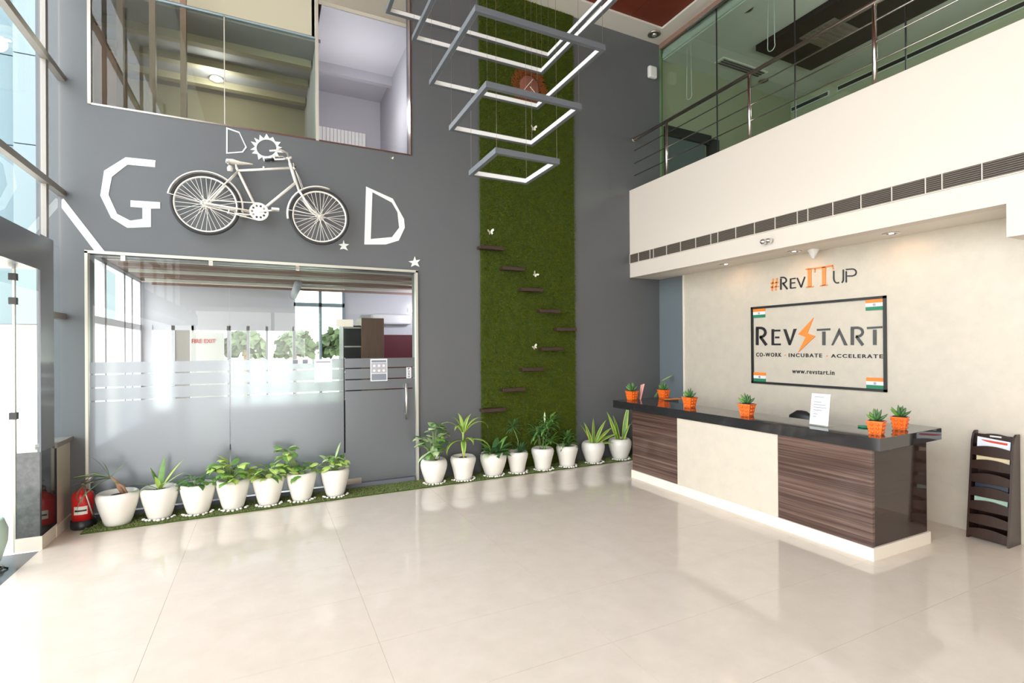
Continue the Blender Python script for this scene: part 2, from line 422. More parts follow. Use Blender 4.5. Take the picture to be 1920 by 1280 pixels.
# internal window above the letters
w2 = struct('window_2')
MB().box(-1.64, -1.61, D-.01, D+.1, 4.30, 6.75).box(1.735, 1.75, D-.01, D+.1, 4.30, 6.75).build('frame', 'dark_steel', w2)
MB().box(.565, .60, D-.01, D+.08, 4.30, 6.75).build('mullion', 'frame_beige', w2)
MB().box(-.412, -.402, D+.01, D+.03, 4.32, 5.56).build('mullion', 'frame_beige', w2)
MB().box(-1.61, -.412, D+.015, D+.025, 4.32, 5.56).build('pane', 'glass_upper', w2)
MB().box(-.402, .565, D+.015, D+.025, 4.32, 5.56).build('pane', 'glass_upper', w2)
MB().box(-1.61, .565, D+.01, D+.03, 5.55, 5.57).build('rail', 'green_frame', w2)
MB().box(.60, 1.737, D+.015, D+.025, 4.31, 6.75).build('pane', 'glass_upper_blue', w2)
MB().box(-1.61, 1.737, D-.006, D+.05, 4.297, 4.315).build('sill', 'steel', w2)

# lower glazed screen
w3 = struct('window_3')
MB().box(-1.665, -1.640, D-.03, D+.05, .0, 2.775).build('jamb', 'frame_beige', w3)
MB().box(1.787, 1.815, D-.03, D+.05, .0, 2.78).build('jamb', 'frame_beige', w3)
MB().box(-1.665, 1.815, D-.03, D+.05, 2.755, 2.785).build('head', 'frame_beige', w3)
def gpane(x0, x1, par, door=False):
    p = MB().box(x0, x1, D+.0, D+.010, .075, 2.74).build('pane', 'glass_clear', par)
    for z0, z1 in ((.075, 1.222), (1.236, 1.360), (1.374, 1.500), (1.514, 1.632)):
        MB().box(x0+.004, x1-.004, D-.003, D-.001, z0, z1).build('frosted_film', 'frosted_film', par)
gpane(-1.636, -.372, w3); gpane(-.366, .874, w3)
for x in (-1.35, -.55, .35): MB().box(x-.02, x+.02, D-.01, D+.02, 2.70, 2.76).build('clip', 'steel', w3)
d1 = struct('door_1')
gpane(.886, 1.776, d1)
MB().box(.79, .99, D-.012, D+.022, 2.03, 2.12).build('patch_fitting', 'frame_beige', d1)
MB().box(.89, 1.08, D-.014, D+.024, .06, .13).build('patch_fitting', 'dark_steel', d1)
hd = MB(); hd.tube([(1.645, D-.06, .83), (1.645, D-.06, 1.30)], .014, 10).tube([(1.645, D-.06, .90), (1.645, D+.0, .90)], .009, 8).tube([(1.645, D-.06, 1.23), (1.645, D, 1.23)], .009, 8)
hd.tube([(1.675, D+.06, .83), (1.675, D+.06, 1.30)], .014, 10)
hd.build('handle', 'chrome', d1, smooth=True)

# gallery glass
w4 = struct('window_4')
ys4 = [6.60, 5.42, 4.19, 2.96, 1.73, .5, -.7, -2]
for a, b in zip(ys4[:-1], ys4[1:]):
    MB().box(6.03, 6.04, b+.004, a-.004, 4.2, ZC-.06).build('pane', 'glass_balcony', w4)
    MB().box(6.026, 6.044, b-.005, b+.005, 4.2, ZC-.06).build('joint', 'black', w4)
MB().box(6.01, 6.06, 6.585, 6.61, 4.2, ZC).build('jamb', 'leaf_grey', w4)
MB().box(6.0, 6.07, -2, 6.6, ZC-.08, ZC).build('head', 'brown_panel', w4)
MB().tube([(5.99, 5.96, ZC-.10), (5.99, 4.2, ZC-.10)], .022, 8).build('track', 'steel', w4)

# gallery room
gr = struct('wall_gallery_room')
MB().box(6.09, 6.3, -4.2, 6.6, 6.60, ZC+.3).box(6.3, 9.6, -4.2, 6.8, 6.75, ZC+.3).build('light_leak_cover', 'upper_ceiling', gr)  # added above the gallery ceiling to block leaking sky light
MB().box(6.1, 9.5, -3.1, -3, 4.2, 6.7).build('rear_room_wall', 'olive_wall', gr)
MB().box(6.06, 9.5, -3, 6.65, 6.62, 6.7).build('room_ceiling', 'upper_ceiling', gr)
MB().box(9.4, 9.55, -3, 6.65, 4.1, 6.7).build('far_wall', 'olive_wall', gr)
MB().box(7.17, 8.55, -1, 5.65, 6.53, 6.62).build('dark_ceiling_panel', 'dark_panel', gr)
MB().box(6.1, 9.4, -3, 6.6, 4.2, 4.22).build('room_floor', 'office_floor', gr)
for a, b in ((6.9, 5.85), (5.70, 2.2)):
    MB().box(9.37, 9.402, b, min(a, 6.6), 6.36, 6.46).build('slot_frame', 'upper_ceiling', gr)
    MB().box(9.36, 9.372, b+.02, min(a, 6.6)-.02, 6.38, 6.44).build('slot', 'black', gr)
MB().box(6.12, 7.16, 6.56, 6.63, 5.33, 5.50).box(7.10, 7.35, 6.56, 6.63, 4.2, 5.45).build('black_frame', 'black', gr)
MB().box(6.12, 7.05, 6.6, 6.625, 4.3, 5.34).build('grey_board', 'blue_grey_paint', gr)
# ceiling fixtures in the gallery room
cl = thing('ceiling_light_fitting', (7.8, 4.85, 6.53), 'square louvred ceiling light set in the black panel above the gallery', 'ceiling light')
M_ = MB().box(7.48, 8.1, 4.58, 5.12, 6.515, 6.53)
M_.build('housing', 'alu', cl)
for i in range(6): MB().box(7.50, 8.08, 4.61+i*.088, 4.655+i*.088, 6.500, 6.515).build('louvre', 'grille', cl)
ag = thing('ceiling_air_vent', (7.5, 6.26, 6.62), 'pale rectangular air vent in the gallery ceiling near the grey wall', 'air vent')
MB().box(6.95, 8.05, 6.10, 6.30, 6.60, 6.62).build('frame', 'white_plastic', ag)
for i in range(3): MB().box(7.0, 8.0, 6.125+i*.055, 6.16+i*.055, 6.592, 6.60).build('slat', 'vent_dark', ag)
for (x, y, lb) in ((6.28, 5.09, 'small round dark downlight in the gallery ceiling nearest the glass head'), (8.55, 4.75, 'small round dark downlight beyond the black gallery ceiling panel'), (8.25, 6.35, 'small round downlight low in the gallery ceiling near the black frame')):
    dl = MB().lathe([(.085, 0), (.085, -.012), (.06, -.02), (.05, -.004)], (x, y, 6.62), 20).build('downlight', ['dark_steel'], None, True); tag(dl, lb, 'downlight', 'gallery downlights')
for (y, z0, lb) in ((6.03, 5.69, 'looped white blind cord hanging inside the gallery glass beside the hall corner'), (4.57, 5.69, 'looped white blind cord hanging before the black ceiling panel')):
    pts = [(6.10, y-.04, ZC-.3+.0), (6.10, y-.05, z0+.08)]+[(6.10, y+.055*math.cos(a), z0+.06+.06*math.sin(a)) for a in [PI+i*PI/6 for i in range(7)]]+[(6.10, y+.04, ZC-.3)]
    tag(MB().tube(pts, .006, 6).build('blind_cord', 'white_plastic', None, True), lb, 'cord', 'blind cords')

# room behind the internal window
ur = struct('wall_upper_room')
MB().box(-1.9, .7, 9.6, 9.7, 4.0, 7.2).build('far_wall', 'cream_wall', ur); MB().box(.7, 2.05, 9.6, 9.7, 4.0, 7.2).build('far_wall', 'lavender_light', ur)
MB().box(-2.0, -1.9, 6.83, 9.7, 4.0, 7.2).build('side_wall', 'brown_panel', ur)
MB().box(1.95, 2.05, 6.83, 9.7, 4.0, 7.2).build('side_wall', 'lavender', ur)
MB().box(-2.0, 3.0, 6.83, 9.7, 7.0, 7.2).build('room_ceiling', 'cream_wall', ur)
MB().box(-2.0, 3.0, 6.83, 9.7, 4.1, 4.2).build('room_floor', 'office_floor', ur)
MB().box(-1.9, .7, 7.4, 9.6, 5.95, 6.0).build('false_ceiling', 'lavender', ur)
for y in (7.9, 8.5, 9.1): MB().box(-1.9, .62, y, y+.12, 5.85, 6.02).build('beam', 'cream_wall', ur)
MB().box(.70, 1.95, 7.2, 9.6, 6.35, 6.4).build('false_ceiling', 'lavender_light', ur)
MB().box(.70, 1.95, 8.6, 8.7, 6.2, 6.35).build('beam', 'lavender', ur)
MB().box(-1.9, .58, 7.3, 7.38, 5.97, 7.0).build('bulkhead', 'beige_board', ur); MB().box(.66, 1.95, 7.12, 7.2, 6.36, 7.0).build('bulkhead', 'beige_board', ur)
MB().box(.635, .655, 7.2, 9.6, 4.2, 7.0).build('partition', 'lavender_light', ur)
for x in (-1.45, -1.15, -.85): MB().box(x-.03, x+.03, 7.0, 7.08, 4.2, 5.95).build('post', 'brown_panel', ur)
vb = thing('vertical_blind', (1.2, 9.5, 5.3), 'bright white vertical slat blind in the room behind the upper window', 'blind')
for i in range(14): MB().box(.80+i*.062, .80+i*.062+.055, 9.50, 9.51, 4.9, 5.68).build('slat', 'bright_blind', vb)
ul = thing('recessed_lamp', (-.66, 9.0, 5.94), 'bright round lamp glowing behind the upper window glass', 'lamp')
MB().lathe([(.09, 0), (.10, -.03), (.085, -.045)], (-.66, 9.0, 5.94), 20).build('lamp_rim', 'white_plastic', ul, True)
MB().lathe([(.082, -.04), (.0, -.05)], (-.66, 9.0, 5.94), 20).build('bulb', 'lamp_glow', ul)
def plamp(loc, e, color, size=.05, spot=None):
    l = bpy.data.lights.new('lamp', 'SPOT' if spot else 'POINT'); l.energy = e; l.color = color; l.shadow_soft_size = size
    if spot: l.spot_size = R(spot); l.spot_blend = .7
    o = bpy.data.objects.new('lamp', l); col.objects.link(o); o.location = loc; return o
plamp((-.66, 8.7, 5.7), 22, (1, .9, .85), .1)
plamp((1.3, 7.9, 5.4), 32, (1, .97, .94), .2)  # added fill light, brightens the right half of the upper room
plamp((7.2, 3.0, 5.2), 70, (1, .95, .85), .3)  # added fill light for the gallery room; its ceiling fitting is unlit

# office behind the lower screen
of = struct('wall_office')
MB().box(-1.9, 5.2, 6.83, 10.4, -.1, 0).build('room_floor', 'office_floor', of)
MB().box(-1.9, 5.2, 6.83, 10.4, 2.90, 3.1).build('room_ceiling', 'office_ceiling', of)
MB().box(1.37, 5.2, 10.2, 10.3, 2.03, 2.9).build('far_wall', 'office_wall', of)
MB().box(1.37, 5.2, 10.2, 10.3, 0, 2.03).build('red_wall', 'office_red', of)
MB().box(5.1, 5.2, 6.83, 10.2, 0, 2.9).build('side_wall', 'office_wall', of)
MB().box(-1.87, .47, 10.18, 10.24, 2.17, 2.88).build('roller_blind', 'office_wall', of)
MB().box(-1.87, -1.69, 10.15, 10.25, 0, 2.17).build('post', 'office_wall', of)
MB().box(-1.69, 1.37, 10.2, 10.3, 0, .75).build('low_panel', 'grey_cladding', of)
w5 = struct('window_5')
for x, wd in ((-1.40, .05), (-1.12, .035), (-.58, .06), (-.28, .05), (.02, .04), (.47, .05), (.93, .05), (1.35, .05)):
    MB().box(x-wd/2, x+wd/2, 10.17, 10.25, .1, 2.17 if x < .4 else 2.88).build('mullion', 'office_wall' if x < .5 else 'green_frame', w5)
MB().box(-1.69, .47, 10.17, 10.25, 2.09, 2.17).build('transom', 'office_wall', w5)
MB().box(.47, 1.37, 10.17, 10.25, 2.55, 2.62).build('transom', 'green_frame', w5)
MB().box(-1.39, -1.16, 10.19, 10.21, .75, 2.1).build('dark_panel', 'alu', w5)
MB().box(.50, 1.33, 10.205, 10.215, .75, 2.85).build('pane', 'glass_upper', w5)
MB().box(-.55, .45, 10.205, 10.215, .75, 2.1).build('pane', 'glass_clear', w5)
for y in (6.95, 7.55, 8.07, 9.05, 9.50, 10.1): MB().box(-1.93, -1.83, y-.04, y+.04, .6, 2.87).build('mullion', 'office_wall', w5)
MB().box(-1.93, -1.83, 6.83, 10.15, 2.08, 2.17).build('transom', 'office_wall', w5)
MB().box(-1.93, -1.83, 6.83, 10.15, 2.85, 3.0).box(-1.93, -1.83, 6.83, 10.15, 0, .6).build('side_wall', 'office_wall', w5)
for i in range(6):
    tag(MB().box(-1.6, 5.0, 7.1+i*.5, 7.13+i*.5, 2.78, 2.82).build('reflection_bar', 'frame_beige' if i % 2 == 0 else 'brown_panel'), ['slim bar imitating a reflected line, nearest the glass screen', 'brown bar imitating a reflected line, second from the glass screen', 'slim bar imitating a reflected line, third from the glass screen', 'brown bar imitating a reflected line, third from the office back wall', 'slim bar imitating a reflected line, second from the office back wall', 'brown bar imitating a reflected line, nearest the office back wall'][i]+', inside the office', 'rail', 'office reflection bars')  # bars added to imitate thin reflected lines across the office ceiling
tag(text_mb('FIRE EXIT', (-1.13, -.78, 1.87, 1.94), .004, lambda u, v, w_: (u, 10.13-w_, v), .01).build('exit_lettering', 'ext_red'), 'red FIRE EXIT lettering on the white door glass at the office back', 'sign')
MB().box(-1.15, -.65, 10.14, 10.15, .1, 2.05).build('exit_door_leaf', 'bright_blind', of)
wd = thing('wardrobe', (1.5, 9, 0), 'brown wooden cupboard with dark glazed shelves behind the door glass', 'cupboard')
MB().box(1.47, 1.85, 8.9, 9.5, 0, 2.28).build('body', 'wardrobe_wood', wd, bevel=.005)
MB().box(1.18, 1.465, 8.95, 9.5, 0, 2.15).build('shelf_unit', 'black', wd)
for z in (.4, .9, 1.35, 1.78, 2.1): MB().box(1.19, 1.465, 8.93, 8.96, z, z+.025).build('shelf', 'steel', wd)
ac = thing('air_conditioner', (2.2, 10.1, 2.2), 'white split air conditioner high on the office wall seen through the door', 'air conditioner')
MB().box(1.86, 2.62, 9.95, 10.195, 2.23, 2.43).build('casing', 'white_plastic', ac, bevel=.03)
MB().box(1.90, 2.58, 9.94, 9.97, 2.235, 2.26).build('flap', 'office_wall', ac)
dk = thing('ceiling_duct', (.44, 9, 2.6), 'shiny lilac duct running under the office ceiling behind the glass', 'duct')
MB().tube([(.44, 8.2, 2.72), (.46, 10.1, 2.72)], .06, 14).build('pipe', 'lavender', dk, True)
plamp((2.9, 8.8, 2.5), 60, (.9, .85, 1), .1)
tl = thing('tube_light', (3.1, 9.6, 2.5), 'glowing tube lamp on the office wall at the edge of the door glass', 'lamp')
MB().box(2.62, 3.6, 10.13, 10.19, 2.50, 2.55).build('tube', 'lamp_glow', tl)
MB().box(2.60, 3.62, 10.17, 10.2, 2.49, 2.56).build('batten', 'white_plastic', tl)

# outdoors
gd = struct('ground')
MB().box(-40, -4.6, -20, 40, -.2, -.06).box(-4.6, -1.93, 5.9, 40, -.2, -.06).box(-1.93, 12, 10.4, 40, -.2, -.06).build('paving', 'pavement', gd)
nb = thing('neighbour_building', (-8, 14, 0), 'pale blue panelled building seen through the upper left glazing', 'building')
for i in range(4):
    for j in range(5):
        x = -12.6+i*2.0; z = 2.3+j*1.85
        MB().box(x+.01, x+1.99, 13.9, 14.0, z+.012, z+1.84).build('panel', 'blue_clad', nb)
for j in range(5): MB().box(-4.6, -2.9, 13.7, 14.0, 2.3+j*1.85+.012, 2.3+j*1.85+1.84).build('pier_panel', 'white_clad', nb)
MB().box(-12.6, -2.9, 14.0, 14.4, -.1, 11.6).build('backing', 'joint_line', nb)
MB().box(-12.6, -2.9, 13.8, 14.0, -.1, 2.3).build('plinth', 'white_paint', nb)
def bush(x, y, z, r, lb):
    M_ = MB(); q = random.Random(int(x*7+y*13))
    for i in range(260):
        a = q.uniform(0, 2*PI); e = q.uniform(-.4, 1.2); rr = r*q.uniform(.7, 1.05)
        c = Vector((x+rr*math.cos(a)*math.cos(e), y+rr*math.sin(a)*math.cos(e), z+rr*math.sin(e)))
        d = Vector((q.uniform(-1, 1), q.uniform(-1, 1), q.uniform(-1, 1))).normalized()*r*.22; f = d.orthogonal()
        M_.add([c-d, c+f, c+d, c-f], [(0, 1, 2, 3)])
    t = thing('shrub', (x, y, -.06), lb, 'shrub', 'shrubs outside the office')
    M_.build('foliage', 'hedge', t); MB().tube([(x, y, -.06), (x, y, z)], r*.08, 6).build('trunk', 'stem_brown', t)
for x, y, r in ((-.55, 17, .55), (.9, 18.5, .6), (2.4, 19, .7)):
    bush(x, y, 1.75, r, 'green shrub growing outdoors beyond the office glazing')

# ------------------------------------------------------------------ turf
def blades(x0, x1, a0, a1, n, place, L, wd, seed):
    q = random.Random(seed); M_ = MB()
    for i in range(n):
        u = q.uniform(x0, x1); v = q.uniform(a0, a1); t = q.uniform(0, 2*PI); l = L*q.uniform(.7, 1.2)
        du, dv = math.cos(t)*wd, math.sin(t)*wd; lu = q.uniform(-.7, .7)*l; lv = q.uniform(-.7, .7)*l
        M_.v += [place(u-du, v-dv, .001), place(u+du, v+dv, .001), place(u+lu, v+lv, l)]
        b = 3*i; M_.f.append((b, b+1, b+2)); M_.mi.append(0)
    return M_
tp = thing('turf_wall_panel', (3.5, D-.02, 0), 'tall strip of dark green artificial grass running up the grey wall', 'artificial grass')
MB().box(2.718, 4.272, D-.02, D-.0005, 0, ZC).build('backing', 'turf_back', tp)
blades(2.70, 4.285, .02, ZC, 95000, lambda u, v, w_: (u, D-.02-w_, v-.35*w_), .026, .0045, 1).build('grass_pile', 'turf_blade', tp, kind='stuff')
tr = thing('turf_runner', (1.8, 6.4, 0), 'long strip of green artificial grass on the floor under the white pots', 'artificial grass')
fy = lambda x: 6.155+(x+1.6)*.0165
M_ = MB(); M_.hexa([(-1.60, fy(-1.6), 0), (5.6, fy(5.6), 0), (5.6, 6.59, 0), (-1.60, 6.59, 0)], [(-1.60, fy(-1.6), .012), (5.6, fy(5.6), .012), (5.6, 6.59, .012), (-1.60, 6.59, .012)])
M_.build('backing', 'turf_back', tr)
def rp(u, v, w_): return (u, fy(u)+v*(6.585-fy(u)), .011+w_)
def runner():
    q = random.Random(3); M_ = MB()
    for i in range(42000):
        u = q.uniform(-1.6, 5.6); v = q.random(); t = q.uniform(0, 2*PI); l = .011*q.uniform(.7, 1.2)
        x, y, z = rp(u, v, 0); dx, dy = math.cos(t)*.0045, math.sin(t)*.0045
        M_.v += [(x-dx, y-dy, z), (x+dx, y+dy, z), (x+q.uniform(-.5, .5)*l, y+q.uniform(-.5, .5)*l, z+l)]; M_.f.append((3*i, 3*i+1, 3*i+2)); M_.mi.append(0)
    return M_
runner().build('grass_pile', 'runner_blade', tr, kind='stuff')

# ------------------------------------------------------------------ reception counter
ct = thing('reception_counter', (4.85, 4.0, 0), 'long reception counter with black granite top and dark striped wood ends', 'reception counter')
def cbox(n, x0, x1, y0, y1, z0, z1, mt, bev=.002): return MB().box(x0, x1, y0, y1, z0, z1).build(n, mt, ct, bevel=bev)
cbox('skirting', 4.412, 5.27, 2.425, 5.45, 0, .105, 'skirting')
cbox('wood_panel', 4.427, 4.46, 2.44, 3.283, .105, .90, 'striped_veneer')['label'] = 'striped wood front panel nearest the rack'
cbox('wood_panel', 4.427, 4.46, 4.612, 5.44, .105, .90, 'striped_veneer')['label'] = 'striped wood front panel near the pots'
cbox('stone_panel', 4.424, 4.46, 3.285, 4.610, .0, .90, 'beige_stone')
cbox('end_panel', 4.46, 5.245, 2.442, 2.47, .105, .90, 'veneer_reflecting_dark')
cbox('end_panel', 4.46, 5.245, 5.41, 5.438, .105, .90, 'striped_veneer')
cbox('carcass', 4.46, 4.90, 2.47, 5.41, .105, .90, 'black')
cbox('carcass_return', 4.90, 5.24, 2.47, 2.78, .105, .90, 'black')
M_ = MB()
# top as one U-shaped slab
pts = [(4.405, 2.365), (5.463, 2.425), (5.50, 2.80), (4.93, 2.80), (4.93, 5.44), (5.36, 5.55), (5.36, 5.86), (4.405, 5.83)]
n = len(pts); vs = [(x, y, .90) for x, y in pts]+[(x, y, 1.003) for x, y in pts]
M_.add(vs, [tuple(range(n))[::-1], tuple(range(n, 2*n))]+[(i, (i+1) % n, n+(i+1) % n, n+i) for i in range(n)])
fixn(M_.build('countertop', 'black_granite', ct, bevel=.003))
# things on the counter
def succulent(loc, s, label, kind=0, rz=0):
    t = thing('succulent_pot', loc, label, 'small potted plant', 'orange pots on the counter'); x, y, z = loc
    h = .112*s; b = .042*s; tpw = .058*s
    M_ = MB()
    def sq(r, zz): return [(x+r*math.sqrt(2)*math.cos(rz+PI/4+k*PI/2), y+r*math.sqrt(2)*math.sin(rz+PI/4+k*PI/2), z+zz) for k in range(4)]
    M_.hexa(sq(b, 0), sq(tpw*.96, h*.88)).hexa(sq(tpw*1.03, h*.88), sq(tpw*1.05, h)); 
    for k in range(4):
        for q in range(3):
            for p in (-.4, .4):
                aa = rz+k*PI/2; rr = b+(tpw-b)*(q+.6)/3.4; c = Vector((x+math.cos(aa)*rr-math.sin(aa)*p*rr, y+math.sin(aa)*rr+math.cos(aa)*p*rr, z+h*(q+.6)/3.4))
                M_.ball(c, .013*s, .013*s, .012*s, 6)
    M_.build('pot', 'orange_pot', t)
    MB().hexa(sq(tpw*.9, h*.98), sq(tpw*.9, h*1.01)).build('soil', 'soil', t)
    q_ = random.Random(int(1000*(x+y)))
    N = 12
    for i in range(N):
        a = i*2.4+q_.uniform(-.3, .3); el = R([80, 62, 45, 30][min(3, i//3)])+q_.uniform(-.1, .1); L = (.10 if kind == 0 else .085)*s*q_.uniform(.85, 1.1)
        M_ = MB(); M_.k = 0; d = Vector((math.cos(a)*math.cos(el), math.sin(a)*math.cos(el), math.sin(el))); c = Vector((x, y, z+h*.98))
        M_.tube([c+d*.01, c+d*L*.45+Vector((0, 0, .004)), c+d*L*.8+Vector((0, 0, .010)), c+d*L+Vector((0, 0, .018))], [.011*s, .014*s, .009*s, .001], 6)
        M_.build('leaf', 'leaf_dark' if i % 3 else 'leaf_mid', t, True)
    if kind == 2:
        for a in (2.6, 3.2):
            M_ = MB(); c = Vector((x, y, z+h)); M_.tube([c, c+Vector((math.cos(a)*.05, math.sin(a)*.05, .02)), c+Vector((math.cos(a)*.11, math.sin(a)*.11, -.0))], [.006, .006, .002], 5); M_.build('leaf', 'leaf_grey', t, True)
    return t
succulent((4.66, 5.73, 1.003), 1.12, 'orange pot with succulent at the far end of the counter next to the pink card', 0, .1)
succulent((5.20, 5.68, 1.003), 1.12, 'orange pot with dark succulent in the far inner corner of the counter', 1, .2)
succulent((4.70, 4.68, 1.003), 1.12, 'orange pot with spreading succulent above the counter edge where wood meets pale panel', 2, .1)
succulent((4.66, 3.82, 1.003), 1.15, 'orange pot with spiky succulent below the lower left flag of the wall sign', 2, .2)
succulent((4.63, 2.515, 1.003), 1.0, 'orange pot with succulent on the near front corner of the counter', 1, .25)
succulent((5.07, 2.56, 1.003), 1.0, 'orange pot with succulent nearest the magazine rack, on the counter return', 1, .3)
# paper stand
ps = thing('sign_holder', (4.63, 3.0, 1.003), 'white printed notice in a clear leaning holder on the counter', 'sign holder')
def lean(u, v, off=0):  # u along -y, v up, leaning back
    return (4.62+.12*v/.29*.35+off, 3.095-u, 1.006+v)
def qd(M_, u0, u1, v0, v1, o0, o1):
    M_.hexa([lean(u0, v0, o0), lean(u1, v0, o0), lean(u1, v1, o0), lean(u0, v1, o0)], [lean(u0, v0, o1), lean(u1, v0, o1), lean(u1, v1, o1), lean(u0, v1, o1)]); return M_
sk = .0
qd(MB(), 0, .178, .008, .295, -.003, .0).build('sheet', 'paper', ps)
qd(MB(), -.004, .182, 0, .30, .001, .003).build('back_plate', 'glass_clear', ps)
MB().box(4.60, 4.70, 2.912, 3.10, 1.003, 1.006).build('foot', 'glass_clear', ps)
for v, u0, u1 in ((.262, .03, .12), (.215, .03, .10), (.19, .03, .14), (.165, .03, .15), (.14, .03, .11), (.105, .03, .07), (.08, .03, .06)): qd(MB(), u0, u1, v, v+.005, -.0045, -.003).build('print_line', 'print_grey', ps)
# pink card, flat orange-brown folder, bits behind
M_ = MB(); M_.hexa([(4.83, 5.80, 1.003), (4.845, 5.79, 1.003), (4.88, 5.79, 1.20), (4.87, 5.79, 1.20)], [(4.80, 5.73, 1.003), (4.815, 5.72, 1.003), (4.90, 5.74, 1.22), (4.89, 5.75, 1.22)])
tag(M_.build('pink_card', 'pink'), 'small pink leaning card beside the orange pot at the far counter end', 'card')
tag(MB().box(5.10, 5.34, 5.46, 5.56, 1.003, 1.012).build('folder', 'text_orange'), 'flat orange brown folder lying on the far inner end of the counter', 'folder')
tag(MB().lathe([(.0, 0), (.05, 0), (.055, .012), (.0, .02)], (4.90, 2.76, 1.003), 16).build('green_dish', 'flag_green', None, True), 'small dark green dish behind the near corner orange pot', 'dish')
oc = thing('office_chair', (5.45, 3.72, 0), 'black office chair behind the counter, top showing beside the white notice', 'chair')
M_ = MB().lathe([(.0, 0), (.17, 0), (.19, .06), (.15, .30), (.06, .36), (.0, .365)], (5.45, 3.72, .66), 20); M_.v = [(5.42+(x-5.45)*.3, y, z) for x, y, z in M_.v]
M_.build('backrest', 'black', oc, True); MB().lathe([(0, 0), (.23, 0), (.24, .05), (.2, .08), (0, .08)], (5.3, 3.72, .44), 20).build('seat', 'black', oc, True)
MB().tube([(5.47, 3.72, .48), (5.5, 3.72, .60), (5.46, 3.72, .75)], .02, 8).build('bracket', 'black', oc, True)
MB().tube([(5.3, 3.72, .05), (5.3, 3.72, .44)], .03, 8).build('column', 'chrome', oc, True)
for k in range(5):
    a = k*2*PI/5+.3; MB().tube([(5.3, 3.72, .10), (5.3+.25*math.cos(a), 3.72+.25*math.sin(a), .055)], .02, 6).ball((5.3+.25*math.cos(a), 3.72+.25*math.sin(a), .028), .027).build('leg', 'black', oc, True)

